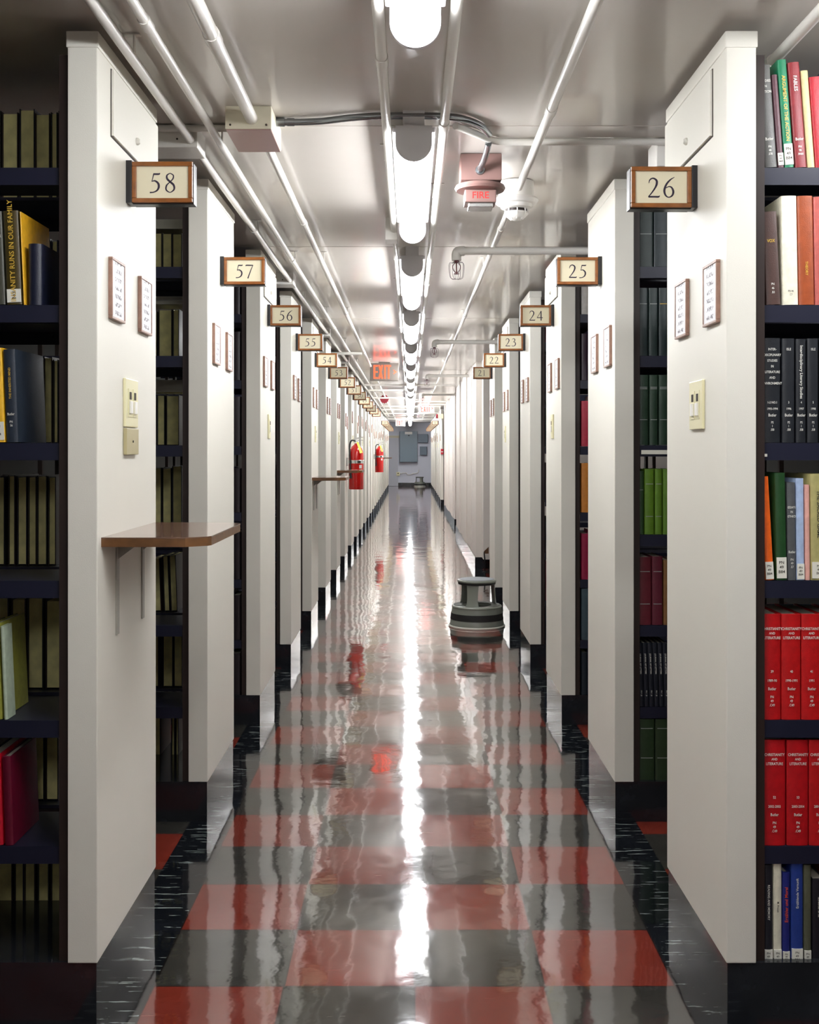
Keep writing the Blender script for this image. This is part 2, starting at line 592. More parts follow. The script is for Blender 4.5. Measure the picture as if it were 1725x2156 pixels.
# wiring cover plates near the top of every other end panel
def make_cover(s):
    X0 = XL if s < 0 else XR
    t = thing('cover_plate', 'x', 'cover plate', (s * X0, Z0 + .11, H + .716), 'cream cover plates high on the end panels')
    b = new_bm(); box(b, -s * .007, 0, 0, .445, 0, .150, .0012); part('plate', b, M_panel, t)
    b = new_bm(); box(b, -s * .0015, 0, -.003, .448, -.003, .152); part('shadow_gap', b, M_gap, t)
    b = new_bm(); lathe(b, [(0, 0), (.009, 0), (.009, .004), (.005, .009), (0, .009)], (0, 0, 0), 14, 'x')
    for v in b.verts: v.co = Vector((-s * (.007 + v.co.x), .21 + v.co.y, .045 + v.co.z))
    part('screw_knob', b, M_panel, t, smooth=True)
    return t
cov = {}
for s in (-1, 1):
    for i in range(0, 13, 2):
        if s > 0 and i > 5: continue
        if s not in cov: o = cov[s] = make_cover(s)
        else: o = copy_tree(cov[s])
        o.location.y = zs(i) + .11
        o['label'] = 'cream cover plate near the top of end panel %s' % nw((58 - i) if s < 0 else (26 - i))

# ------------------------------------------------------------------ number signs
# old-style serif numerals drawn as strokes: (x, y, width) on a 0..1 high cell
DIG = {
 '0': [[(.30, .98, .03), (.12, .80, .07), (.06, .50, .085), (.12, .2, .07), (.30, .02, .03), (.48, .2, .07), (.54, .5, .085), (.48, .80, .07), (.30, .98, .03)]],
 '1': [[(.14, .84, .03), (.30, .96, .05)], [(.30, .98, .07), (.30, .5, .085), (.30, .02, .085)], [(.14, .015, .03), (.46, .015, .03)]],
 '2': [[(.06, .72, .02), (.12, .90, .05), (.28, .98, .06), (.45, .88, .085), (.47, .70, .09), (.38, .48, .07), (.20, .22, .05), (.04, .03, .04)], [(.04, .035, .07), (.34, .035, .07), (.56, .035, .07), (.62, .10, .02)]],
 '3': [[(.08, .84, .02), (.22, .98, .05), (.42, .90, .08), (.40, .68, .07), (.24, .55, .03)], [(.24, .55, .03), (.44, .50, .07), (.52, .30, .09), (.42, .09, .07), (.20, .01, .05), (.04, .06, .06)]],
 '4': [[(.44, .98, .05), (.26, .64, .035), (.04, .30, .035)], [(.03, .29, .06), (.35, .29, .06), (.62, .29, .06)], [(.44, .98, .08), (.44, .5, .085), (.44, .0, .085)]],
 '5': [[(.56, 1.0, .02), (.50, .945, .07), (.22, .945, .07)], [(.24, .95, .05), (.19, .74, .035), (.14, .56, .03)], [(.14, .57, .03), (.30, .60, .06), (.46, .48, .085), (.50, .30, .09), (.42, .12, .07), (.24, .02, .05), (.04, .00, .06)]],
 '6': [[(.60, 1.04, .02), (.38, .90, .06), (.18, .66, .08), (.08, .36, .09), (.14, .12, .07), (.30, .01, .045), (.48, .10, .07), (.54, .30, .09), (.46, .50, .07), (.32, .56, .045), (.16, .48, .03)]],
 '7': [[(.02, .88, .02), (.06, .945, .07), (.30, .945, .075), (.58, .945, .06)], [(.58, .96, .03), (.40, .55, .05), (.18, -.06, .07)]],
 '8': [[(.30, .99, .035), (.14, .88, .06), (.15, .70, .08), (.30, .55, .085), (.48, .38, .085), (.50, .16, .07), (.30, .01, .035), (.10, .14, .06), (.12, .36, .06), (.28, .53, .04), (.44, .70, .055), (.46, .88, .05), (.30, .99, .035)]],
 '9': [[(.00, -.04, .02), (.22, .10, .06), (.42, .34, .08), (.52, .64, .09), (.46, .88, .07), (.30, .99, .045), (.12, .90, .07), (.06, .70, .09), (.14, .50, .07), (.28, .44, .045), (.44, .52, .03)]],
}
def stroke(bm, pts, ox, oz, sc, y):
    P = smooth_path([Vector(p) for p in pts], 6) if len(pts) > 2 else [Vector(p) for p in pts]
    L_, R_ = [], []
    for i, p in enumerate(P):
        a = P[max(0, i - 1)]; b = P[min(len(P) - 1, i + 1)]
        d = Vector((b.x - a.x, b.y - a.y))
        d.normalize() if d.length > 0 else None
        n = Vector((-d.y, d.x)) * max(.022, p.z * 1.25) * .5
        L_.append(bm.verts.new((ox + (p.x + n.x) * sc, y, oz + (p.y + n.y) * sc)))
        R_.append(bm.verts.new((ox + (p.x - n.x) * sc, y, oz + (p.y - n.y) * sc)))
    for i in range(len(P) - 1):
        bm.faces.new((L_[i], L_[i + 1], R_[i + 1], R_[i]))

def add_number(bm, num, cx, cz, hgt, y):
    s = str(num)
    adv = .78 * hgt
    wtot = adv * len(s) - .18 * hgt
    for k, ch in enumerate(s):
        for st in DIG[ch]:
            stroke(bm, st, cx - wtot / 2 + adv * k, cz - hgt / 2, hgt, y)

MESH = {}
def shared(key, fn, m, smooth=False):
    if key not in MESH: MESH[key] = mesh_of(key if isinstance(key, str) else key[0], fn(), m, smooth)
    return MESH[key]

def number_sign(s, i):
    X0 = XL if s < 0 else XR
    num = 58 - i if s < 0 else 26 - i
    drop = .012 if (s > 0 and i == 0) else 0
    side = 'left' if s < 0 else 'right'
    t = thing('number_sign', 'wood-framed sign reading %s projecting from a %s end panel' % (nw(num), side), 'sign',
              (s * X0, zs(i) + .265, H + .594 - drop), 'numbered range signs projecting into the aisle')
    t.rotation_euler.z = random.uniform(-.02, .02)
    Wd, Hh = .146, .098
    x0, x1 = .014, .014 + Wd   # distance from the panel towards the aisle
    def mount():
        b = new_bm(); box(b, -s * .0, -s * .014, -.022, .026, -.001, Hh + .003, .001); return b
    def body():
        b = new_bm(); box(b, -s * x0, -s * (x1 + .002), -.012, .022, -.003, Hh - .003, .001); return b
    def frame():
        b = new_bm()
        t_ = .0105
        for (a, c_, e, f_) in ((x0, x1, 0, t_), (x0, x1, Hh - t_, Hh), (x0, x0 + t_, t_, Hh - t_), (x1 - t_, x1, t_, Hh - t_)):
            box(b, -s * a, -s * c_, -.021, -.012, e, f_, .0018)
        return b
    def card():
        b = new_bm(); box(b, -s * (x0 + t0), -s * (x1 - t0), -.0155, -.012, t0, Hh - t0); return b
    t0 = .010
    part('mount', shared(('mount', s), mount, M_black), None, t)
    part('body', shared(('body', s), body, M_black), None, t)
    part('frame', shared(('frame', s), frame, M_frame), None, t)
    part('card', shared(('card', s), card, M_card), None, t)
    b = new_bm(); add_number(b, num, -s * (x0 + x1) / 2, Hh / 2 - .001, .047, -.0160)
    part('numerals', b, M_ink, t)
    return t
for s in (-1, 1):
    for i in SIGNED[s]:
        number_sign(s, i)

# ------------------------------------------------------------------ small framed directories on the end panels
def dir_frame(s):
    X0 = XL if s < 0 else XR
    t = thing('directory_frame', 'x', 'frame', (s * X0, 0, 0), 'small framed directories on the end panels')
    b = new_bm()
    w2, h2, f = .058, .070, .0065
    for y0, y1, z0, z1 in ((-w2, w2, -h2, -h2 + f), (-w2, w2, h2 - f, h2), (-w2, -w2 + f, -h2 + f, h2 - f), (w2 - f, w2, -h2 + f, h2 - f)):
        box(b, 0, -s * .010, y0, y1, z0, z1, .0015)
    part('wood_frame', b, M_frame2, t)
    b = new_bm(); box(b, 0, -s * .0082, -w2 + f, w2 - f, -h2 + f, h2 - f); part('printed_sheet', b, M_paper, t)
    return t
pr = {}
for s in (-1, 1):
    for i in range(0, 26):
        if s > 0 and 5 < i < 17: continue
        for k, (dy, dz) in enumerate(((.145, .367), (.418, .366))):
            if i > 6 and random.random() < .18: continue
            if s not in pr: o = pr[s] = dir_frame(s)
            else: o = copy_tree(pr[s])
            o.location = (s * (XL if s < 0 else XR), zs(i) + (dy if s < 0 else dy - .04 + k * .0), H + dz - (.013 if s > 0 else 0) + (random.uniform(-.004, .004) if 0 < i < 7 else random.uniform(-.09, .05) if i >= 7 else 0))
            num = 58 - i if s < 0 else 26 - i
            o['label'] = 'small wood-framed directory on %s end panel %s, the %s of its pair' % ('left' if s < 0 else 'right', nw(num), ('nearer', 'farther')[k if s < 0 else k])

# ------------------------------------------------------------------ switches
def switch_plate(s, wide, label):
    X0 = XL if s < 0 else XR
    t = thing('light_switch', label, 'light switch', (s * X0, 0, 0), 'ivory light switches on the end panels')
    hw = .060 if wide else .035
    b = new_bm(); box(b, 0, -s * .007, -hw, hw, -.058, .058, .002); part('plate', b, M_ivory, t)
    for y in ((-.022, .022) if wide else (0,)):
        b = new_bm(); box(b, -s * .007, -s * .0085, y - .016, y + .016, -.034, .034, .0005); part('rocker_frame', b, M_ivory, t)
        b = new_bm(); box(b, -s * .0085, -s * .013, y - .010, y + .010, -.026, .004, .001); part('rocker', b, M_white, t)
        b = new_bm(); box(b, -s * .0085, -s * .0095, y - .008, y + .008, .008, .026); part('pilot_light', b, M_gap, t)
    return t
o = switch_plate(-1, True, 'ivory double switch plate on left end panel fifty-eight, above a blank plate'); o.location.y = 2.70; o.location.z = H + .113
o = switch_plate(1, True, 'ivory double switch plate on right end panel twenty-six'); o.location.y = 2.66; o.location.z = H + .107
sw = {}
for s in (-1, 1):
    for i in range(2, 24, 2):
        if s > 0 and 5 < i < 17: continue
        num = 58 - i if s < 0 else 26 - i
        lab = 'ivory light switch on %s end panel %s, below the small frames' % ('left' if s < 0 else 'right', nw(num))
        if s not in sw: o = sw[s] = switch_plate(s, False, lab)
        else: o = copy_tree(sw[s]); o['label'] = lab
        o.location.y = zs(i) + .29; o.location.z = H + .112
t = thing('blank_plate', 'tan blank wall plate directly under the double switch on panel fifty-eight', 'cover plate', (-XL, 2.70, H + .020))
b = new_bm(); box(b, 0, .009, -.058, .058, -.032, .032, .002); part('plate', b, M_tan, t)
b = new_bm(); lathe(b, [(0, 0), (.003, 0), (.003, .0015), (0, .0015)], (0, 0, 0), 10, 'x')
for v in b.verts: v.co = Vector((.009 + v.co.x, v.co.y, v.co.z))
part('screw', b, M_gap, t)

# ------------------------------------------------------------------ fold-out reading shelves
def reading_shelf(i, label):
    t = thing('wall_shelf', label, 'shelf', (-XL, zs(i) + .03, H - .1937), 'brown laminate shelves on the left end panels')
    L_, W_, T_ = .515, .236, .021
    def outline(o=0):
        pts = [(0, 0 - o)]
        pts += [(W_ - .05 + o, 0 - o), (W_ - .006 + o, .03), (W_ + o, .045), (W_ + o, L_ - .045), (W_ - .006 + o, L_ - .03), (W_ - .05, L_ + o), (0, L_ + o)]
        return pts
    b = new_bm(); prism(b, outline(), 'z', -.0025, 0); part('laminate_top', b, M_wood, t)
    b = new_bm(); prism(b, outline(-.0004), 'z', -T_, -.0026); part('board', b, M_woodedge, t)
    for y in (.13, .375):
        b = new_bm()
        box(b, 0, .004, y - .011, y + .011, -.235, -T_ - .001, .001)
        box(b, .004, .19, y - .011, y + .011, -T_ - .005, -T_ - .001, .001)
        prism(b, [(.004, -T_ - .005), (.004, -.06), (.05, -T_ - .005)], 'y', y - .002, y + .002)
        part('bracket', b, M_bracket, t)
    return t
reading_shelf(0, 'brown laminate wall shelf on two brackets on left end panel fifty-eight')
reading_shelf(4, 'brown laminate wall shelf on left end panel fifty-four')
reading_shelf(6, 'brown laminate wall shelf on left end panel fifty-two, before the extinguisher')
reading_shelf(19, 'tiny far wall shelf just behind the second fire extinguisher')

# ------------------------------------------------------------------ books
def sx_word(s): return 'left' if s < 0 else 'right'
ROWW = ['top', 'second', 'third', 'fourth', 'fifth', 'sixth', 'bottom']
CNT = {}
NUMW = ['first', 'second', 'third', 'fourth', 'fifth', 'sixth', 'seventh', 'eighth', 'ninth', 'tenth', 'eleventh', 'twelfth']
def cname(c):
    names = {'black': (22, 22, 26), 'dark grey': (70, 70, 72), 'grey': (120, 120, 122), 'white': (225, 222, 210), 'cream': (205, 195, 150), 'red': (190, 20, 24), 'maroon': (100, 30, 42),
             'dark green': (36, 56, 42), 'green': (30, 110, 70), 'lime green': (90, 130, 30), 'olive': (80, 80, 50), 'orange': (235, 105, 30), 'rust': (150, 72, 36), 'brown': (80, 52, 40), 'yellow': (225, 170, 30),
             'navy': (26, 34, 60), 'blue': (30, 50, 130), 'pale blue': (165, 185, 215), 'pink': (225, 165, 155), 'pale green': (170, 185, 160), 'crimson': (170, 20, 50), 'grey-green': (100, 104, 84), 'tan': (150, 120, 80)}
    return min(names, key=lambda n: sum((a - b) ** 2 for a, b in zip(names[n], c)))

def book(s, i, lev, u0, w, h, c, d=.17, front=True, lean=0, text=None, labelbox=None, ydepth=None, pages=None, bulge=.004, band=None, order=None, desc=None, flat=False, zoff=0):
    """u0: distance of the book's aisle-side edge from the camera axis at the shelf; lean in degrees (+ = top towards the aisle)"""
    zb = LEV[lev] + .001 + zoff
    y = zs(i) + (.022 if front else .335) if ydepth is None else zs(i) + ydepth
    key = (s, i, lev, front)
    k = CNT.get(key, 0); CNT[key] = k + 1
    num = 58 - i if s < 0 else 26 - i
    cn = desc or (cname(c) + ' book')
    if front:
        lab = '%s, %s from the panel, %s shelf of stack %s' % (cn, NUMW[min(k, 11)], ROWW[lev], nw(num))
    else:
        lab = '%s turned pages-outward, %s from the panel, %s shelf, stack %s' % (cn, NUMW[min(k, 11)], ROWW[lev], nw(num))
    gname = ('books on the ' if front else 'pages-outward books on the ') + '%s shelf of stack %s' % (ROWW[lev], nw(num))
    t = thing('book', lab, 'book', (s * u0, y, zb), gname)
    # local: x from 0 (aisle side) outward * s ; y 0 front
    T_ = .0026
    def pf(p): return (s * p[0], p[1])
    if front:
        arc = [(w / 2 - w / 2 * math.cos(a), bulge * (1 - math.sin(a))) for a in [math.pi * j / 10 for j in range(11)]]
        outer = [(0, d)] + arc + [(w, d)]
        inner = [(w - T_, d), (w - T_, bulge + .004), (T_, bulge + .004), (T_, d)]
        py0, py1 = bulge + .005, d - .004
    else:
        arc = [(w / 2 + w / 2 * math.cos(a), d - bulge * (1 - math.sin(a))) for a in [math.pi * j / 10 for j in range(11)]]
        outer = [(w, 0)] + arc + [(0, 0)]
        inner = [(T_, 0), (T_, d - bulge - .004), (w - T_, d - bulge - .004), (w - T_, 0)]
        py0, py1 = .004, d - bulge - .005
    b = new_bm(); prism(b, [pf(p) for p in outer + inner], 'z', 0, h)
    part('cover', b, book_mat(c), t, smooth=True)
    b = new_bm(); box(b, s * (T_ + .0002), s * (w - T_ - .0002), py0, py1, .003, h - .003)
    part('page_block', b, pages or (M_pages_w if front else M_pages), t)
    if labelbox and front:
        z0, z1 = labelbox
        lw = min(w * .92, .03)
        b = new_bm(); box(b, s * (w / 2 - lw / 2), s * (w / 2 + lw / 2), -.0008, bulge, z0, z1)
        lb = part('call_label', b, M_label, t, label='white call number label')
        b = new_bm()
        for q in range(3):
            zz = z1 - (z1 - z0) * (.25 + .22 * q)
            add_text(b, ['PN', '49', 'B84'][q], (z1 - z0) * .2, s * w * .48, zz, -.0012)
        part('call_number', b, M_txtd, lb)
    if text and front:
        groups = {}
        for (body, tz, size, rot, m_) in text:
            groups.setdefault(m_.name, (m_, []))[1].append((body, tz, size, rot))
        for m_, items in groups.values():
            b = new_bm()
            for body, tz, size, rot in items:
                if rot: add_text(b, body, size, s * w / 2, tz, -.0009, -math.pi / 2 if rot > 0 else math.pi / 2)
                else: add_text(b, body, size, s * w / 2, tz, -.0009, sx=.8)
            part('spine_lettering', b, m_, t)
    if band and front:
        b = new_bm()
        for bz in band[0]:
            box(b, s * w * .12, s * w * .88, -.0006, bulge, bz, bz + .0022)
        part('spine_bands', b, band[1], t)
    if lean:
        # rotate about the bottom edge on the aisle side (+) or outer side
        a = math.radians(lean)
        t.rotation_euler.y = -s * a
        if lean < 0:
            pass
        t.location.z += (math.sin(a) * w if lean < 0 else 0) if False else 0
        if lean > 0:
            # bottom outer corner would sink/raise: lift so that lowest corner rests on the shelf
            pass
        zmin = min(-s * 0, 0)
        # corner heights after rotation about y
        M_ = Euler((0, t.rotation_euler.y, 0)).to_matrix()
        low = min((M_ @ Vector((s * xx, 0, 0))).z for xx in (0, w))
        t.location.z -= low
    return t

def px(x, z): return abs(x - VX) * z / F     # distance from the axis of something seen at pixel x at depth z

ZF = Z0 + .022       # front of the books on the nearest stack
# ---- right, nearest stack (marked 26)
def R(lev, items, lean=0, i=0):
    zf = zs(i) + .022
    for it in items:
        x0, x1, h, c = it[:4]
        kw = it[4] if len(it) > 4 else {}
        kw = dict(kw); kw.setdefault('lean', lean)
        book(1, i, lev, px(x0, zf), (x1 - x0) * zf / F, h, c, **kw)
W_, Y_, O_, D_ = M_txtw, M_txty, M_txto, M_txtd
R(0, [(1611, 1638, .226, (88, 88, 84), dict(text=[('STUDIES', .19, .008, 0, W_), ('IN', .178, .008, 0, W_), ('FICTION', .166, .008, 0, W_), ('Butler', .062, .009, 0, W_), ('PN', .045, .007, 0, W_), ('48', .037, .007, 0, W_), ('.S78', .029, .007, 0, W_)])),
      (1640, 1652, .205, (92, 58, 66), dict(labelbox=(.005, .032))),
      (1654, 1673, .238, (20, 124, 84), dict(labelbox=(.006, .052), text=[('ARGUMENT OF THE ACTION', .13, .011, 1, M_txty)])),
      (1676, 1700, .232, (132, 34, 40), dict(text=[('FABLES', .185, .011, 1, W_), ('Butler', .062, .009, 0, W_), ('PN', .045, .007, 0, W_), ('98', .037, .007, 0, W_), ('.W64', .029, .007, 0, W_)])),
      (1702, 1717, .214, (206, 190, 138)), (1719, 1752, .20, (168, 20, 36)), (1754, 1780, .22, (40, 60, 80)), (1782, 1810, .21, (130, 100, 60)), (1812, 1850, .21, (60, 60, 64))], lean=4.2)
R(1, [(1614, 1645, .205, (78, 56, 50), dict(lean=2.5, text=[('VOX', .14, .010, 0, Y_), ('PN', .045, .007, 0, W_), ('46', .036, .007, 0, W_), ('.B3', .027, .007, 0, W_)])),
      (1650, 1682, .240, (236, 232, 208), dict(text=[('PN 46', .03, .006, 0, D_), ('.C7', .022, .006, 0, D_)])),
      (1684, 1716, .240, (158, 74, 34), dict(text=[('THEORY', .08, .008, 1, Y_)])),
      (1718, 1752, .238, (186, 92, 84)), (1754, 1790, .22, (50, 70, 60)), (1792, 1830, .23, (150, 140, 110))], lean=1.0)
blk = lambda top, vol, yr, cn: [(t_, .205 - .0125 * k, .0075, 0, W_) for k, t_ in enumerate(top)] + [(vol, .088, .007, 0, W_), (yr, .074, .007, 0, W_), ('Butler', .060, .009, 0, W_), ('PS', .044, .007, 0, W_), ('1', .036, .007, 0, W_), (cn, .028, .007, 0, W_)]
R(2, [(1609, 1644, .230, (30, 33, 38), dict(text=blk(['INTER-', 'DISCIPLINARY', 'STUDIES', 'IN', 'LITERATURE', 'AND', 'ENVIRONMENT'], '1-2 NO.1', '1993-1994', '.I58'))),
      (1648, 1674, .229, (32, 35, 40), dict(text=blk(['ISLE'], '3', '1996', '.I58'))),
      (1677, 1698, .228, (30, 33, 38), dict(text=[('Interdisciplinary Literary Studies', .155, .009, 1, W_)] + blk([], '4', '1997', '.I58'))),
      (1701, 1724, .229, (32, 35, 40), dict(text=blk(['ISLE'], '5', '1998', '.I58'))), (1727, 1755, .23, (30, 33, 38)), (1758, 1790, .23, (34, 36, 40)), (1792, 1830, .23, (30, 33, 38))])
R(3, [(1613, 1631, .228, (240, 104, 30), dict(lean=3.2, labelbox=(.002, .040))),
      (1636, 1658, .236, (34, 72, 36), dict(labelbox=(.004, .050), lean=1)),
      (1660, 1677, .215, (86, 88, 90), dict(text=[('ESSAYS', .160, .007, 0, W_), ('IN', .15, .007, 0, W_), ('ETHICS', .14, .007, 0, W_), ('Butler', .062, .008, 0, W_), ('PN', .045, .007, 0, W_), ('49', .037, .007, 0, W_), ('.E7', .029, .007, 0, W_)])),
      (1679, 1695, .224, (170, 190, 222), dict(labelbox=(.002, .036))),
      (1697, 1707, .210, (228, 172, 158)),
      (1709, 1742, .234, (176, 168, 110), dict(text=[('THE SACRED GAME', .145, .012, 1, D_)], labelbox=(.004, .040))), (1744, 1775, .22, (120, 60, 40)), (1777, 1820, .22, (60, 60, 90))], lean=.5)
red = lambda vol, yr: [('CHRISTIANITY', .200, .0085, 0, W_), ('AND', .190, .0075, 0, W_), ('LITERATURE', .180, .0085, 0, W_), (vol, .106, .008, 0, W_), (yr, .086, .008, 0, W_), ('Butler', .068, .009, 0, W_), ('PN', .050, .008, 0, W_), ('49', .041, .008, 0, W_), ('.C49', .032, .008, 0, W_)]
rl = 'red Christianity and Literature volume'
R(4, [(1607, 1645, .232, (188, 20, 24), dict(text=red('39', '1989-90'), desc=rl)), (1647, 1687, .232, (192, 22, 24), dict(text=red('40', '1990-1991'), desc=rl)), (1689, 1730, .232, (196, 22, 24), dict(text=red('41', '1991'), desc=rl)), (1732, 1770, .232, (190, 20, 24), dict(desc='red bound volume')), (1772, 1812, .232, (190, 20, 24), dict(desc='red bound volume'))])
R(5, [(1607, 1655, .232, (184, 18, 26), dict(text=red('52', '2002-2003'), desc=rl)), (1658, 1703, .232, (186, 18, 26), dict(text=red('53', '2003-2004'), desc=rl)), (1705, 1750, .232, (190, 20, 24), dict(text=red('54', '2004-2005'), desc=rl)), (1752, 1800, .232, (190, 20, 24), dict(desc='red bound volume'))])
R(6, [(1610, 1628, .222, (30, 32, 40), dict(labelbox=(.004, .036), text=[('READING AND MEMORY', .14, .007, 1, W_)])),
      (1630, 1647, .226, (222, 218, 196), dict(labelbox=(.004, .036), text=[('M. Proust', .13, .006, 1, D_)])),
      (1649, 1664, .205, (34, 42, 120), dict(labelbox=(.008, .032), text=[('Erzähler und Moral', .135, .010, -1, O_)])),
      (1667, 1692, .232, (36, 62, 140), dict(labelbox=(.004, .038), text=[('Erzählende Vernunft', .16, .008, -1, W_)])),
      (1694, 1709, .222, (90, 92, 74), dict(labelbox=(.004, .034))),
      (1712, 1740, .19, (26, 26, 34), dict(text=[('THE SECRET', .13, .008, -1, W_)])), (1742, 1770, .22, (140, 40, 26)), (1772, 1810, .2, (40, 50, 80))])

# ---- right, second stack (marked 25)
G1 = (30, 44, 40)
def bands(*z): return (z, M_txty)
wb = lambda *z: (z, mat_dim)
mat_dim = mat('dull silver lettering', (150, 155, 150), rough=.5)
R(0, [(1345, 1376, .205, G1, dict(band=wb(.19, .11))), (1378, 1408, .205, (32, 44, 48), dict(band=wb(.19, .11))), (1410, 1440, .2, G1)], i=1)
R(1, [(1345, 1365, .230, (30, 44, 44), dict(band=wb(.175))), (1367, 1386, .230, (30, 46, 44), dict(band=wb(.175))), (1388, 1407, .230, (30, 44, 44), dict(band=bands(.175))), (1409, 1430, .23, G1)], i=1)
R(2, [(1345, 1366, .238, (40, 62, 46), dict(band=wb(.195, .085, .19))), (1368, 1386, .238, (38, 60, 44), dict(band=wb(.195, .085, .19))), (1388, 1407, .238, (38, 58, 44), dict(band=wb(.195, .085, .19))), (1409, 1430, .23, (38, 58, 44))], i=1)
R(3, [(1346, 1356, .215, (50, 78, 44), dict(band=wb(.15))), (1358, 1378, .222, (92, 128, 34), dict(band=wb(.17, .06))), (1380, 1395, .222, (90, 126, 34), dict(band=wb(.17, .06))), (1397, 1416, .222, (86, 122, 36)), (1418, 1440, .22, (86, 122, 36))], i=1)
R(4, [(1345, 1372, .230, (96, 30, 40), dict(band=wb(.18, .07))), (1374, 1396, .232, (92, 30, 44), dict(band=wb(.18, .07))), (1398, 1412, .22, (120, 84, 48)), (1414, 1440, .22, (96, 30, 40))], i=1)
R(5, [(1347 + 10.6 * k, 1357 + 10.6 * k, .215, (28, 32, 42), dict(lean=2.0, desc='thin black book', text=[('JOURNAL OF LETTERS', .145, .007, 1, W_), ('PN 1 .J6', .045, .006, 1, W_)])) for k in range(6)], i=1)
R(6, [(1346, 1379, .222, (44, 62, 38), dict(band=wb(.19, .09))), (1381, 1412, .222, (44, 60, 36), dict(band=wb(.19, .09))), (1414, 1440, .22, (44, 60, 36))], i=1)
# white label holder on the fourth shelf edge of stack twenty-five and 26
t = tag(part('shelf_label', box(new_bm(), px(1353, zs(1)) , px(1420, zs(1)), zs(1) + .016, zs(1) + .0185, LEV[2] - .030, LEV[2] - .016), M_label), 'white label strip on the shelf edge above the lime green books', 'label')
t = tag(part('shelf_label', box(new_bm(), px(1615, Z0), px(1621, Z0), Z0 + .016, Z0 + .0185, LEV[2] - .030, LEV[2] - .024), M_label), 'small white label on the shelf edge above the orange book', 'label')
# ---- right, third stack (marked 24) and farther
def row_colors(s, i, lev, cols, w=.03, umin=None):
    u = (XL if s < 0 else XR) + .096 if umin is None else umin
    for c in cols:
        ww = w * random.uniform(.8, 1.25)
        book(s, i, lev, u, ww, random.uniform(.20, .235), c)
        u += ww + .0012
row_colors(1, 2, 0, [(180, 176, 170), (60, 64, 90), (40, 40, 60)])
row_colors(1, 2, 1, [(52, 36, 50), (40, 34, 60), (40, 34, 50)])
row_colors(1, 2, 2, [(176, 44, 66), (150, 30, 50), (40, 34, 50)], .045)
row_colors(1, 2, 3, [(190, 120, 44), (150, 50, 40), (110, 40, 110)], .035)
row_colors(1, 2, 4, [(140, 24, 60), (140, 24, 60), (40, 34, 50)], .045)
row_colors(1, 2, 5, [(60, 76, 84), (40, 50, 40), (40, 34, 50)], .035)
row_colors(1, 2, 6, [(28, 36, 44), (30, 34, 50), (40, 34, 50)])
pal = [(52, 36, 50), (170, 40, 60), (30, 40, 70), (150, 40, 50), (60, 40, 100), (40, 60, 60), (90, 60, 50)]
for i in (3, 4):
    for lev in range(7):
        row_colors(1, i, lev, [pal[(lev + i) % 7], pal[(lev * 2 + i) % 7]], .038)

# ---- left, nearest stack (marked 58): books on the far side show their pages
ZB = Z0 + .335
def Lb(lev, spans, h, i=0, cols=None, lean=0):
    zb = zs(i) + .335
    for k, (x1, x0) in enumerate(spans):   # x1: pixel nearer the aisle
        c = (cols or [(40, 28, 22), (30, 30, 26), (52, 38, 24), (28, 24, 36)])[k % 4]
        book(-1, i, lev, px(x1, zb), (x1 - x0) * zb / F, h + random.uniform(-.008, .006), c, front=False, d=.18, lean=lean)
Lb(0, [(136, 123), (121, 107), (105, 74), (73, 41), (38, 4), (2, -30), (-32, -60)], .222)
Lb(1, [(138, 126), (122, 108), (106, 92), (90, 74), (70, 56), (54, 30), (28, 0)], .205, cols=[(60, 50, 44), (36, 36, 58), (30, 30, 34), (60, 64, 70)])
Lb(2, [(137, 125), (123, 112), (110, 92), (90, 70), (68, 50), (48, 20), (18, -10)], .212)
Lb(3, [(118, 101), (99, 78), (77, 59), (57, 36), (32, 17), (10, -14), (-20, -50)], .222)
Lb(4, [(130, 96), (91, 58), (54, 24), (18, -14), (-20, -50)], .222)
Lb(5, [(123, 96), (93, 64), (58, 52), (30, 0)], .190)
Lb(6, [(135, 107), (103, 79), (74, 51), (50, 30), (26, -4), (-8, -40)], .178)
def Lf(lev, items, i=0):
    zf = zs(i) + .022
    for x1, x0, h, c, kw in items:
        book(-1, i, lev, px(x1, zf), (x1 - x0) * zf / F, h, c, **kw)
Lf(1, [(88, 57, .135, (24, 28, 48), dict(d=.16, bulge=.01, desc='low rounded navy book')), (53, 49, .205, (226, 170, 36), dict(lean=-2.6, d=.19, desc='thin bright yellow book')), (46, 14, .207, (70, 58, 20), dict(lean=-2.6, labelbox=(.005, .034), desc='book titled Insanity Runs in Our Family', text=[('INSANITY RUNS IN OUR FAMILY', .118, .0155, -1, Y_)])),
       (11, -22, .205, (64, 64, 52), dict(lean=-2.6, text=[('MEMOIR', .15, .010, 0, W_), ('Butler', .062, .009, 0, W_)])), (-26, -60, .2, (50, 40, 60), dict(lean=-2.6))])
Lf(2, [(38, 13, .205, (40, 48, 60), dict(lean=-2.2, d=.19, text=[('THE INHERITED MIND', .13, .007, -1, Y_), ('Butler', .062, .008, 0, W_), ('PN', .045, .007, 0, W_), ('56', .037, .007, 0, W_)])),
       (10, -16, .208, (228, 176, 30), dict(lean=-2.2, labelbox=(.005, .045))), (-20, -50, .2, (120, 90, 40), dict(lean=-2))])
Lf(4, [(16, 8, .205, (176, 190, 168), dict(lean=-2.5, d=.05, desc='thin pale green book')), (4, -14, .21, (150, 150, 60), dict(lean=-2.5)), (-18, -50, .2, (40, 60, 40), {})])
Lf(5, [(28, 10, .195, (96, 10, 38), dict(lean=-2)), (6, -22, .2, (190, 16, 40), dict(lean=-2)), (-26, -60, .2, (40, 40, 60), {})])
t = book(-1, 0, 6, px(118, Z0 + .03), .15, .012, (120, 20, 60), d=.12, desc='crimson book lying flat')
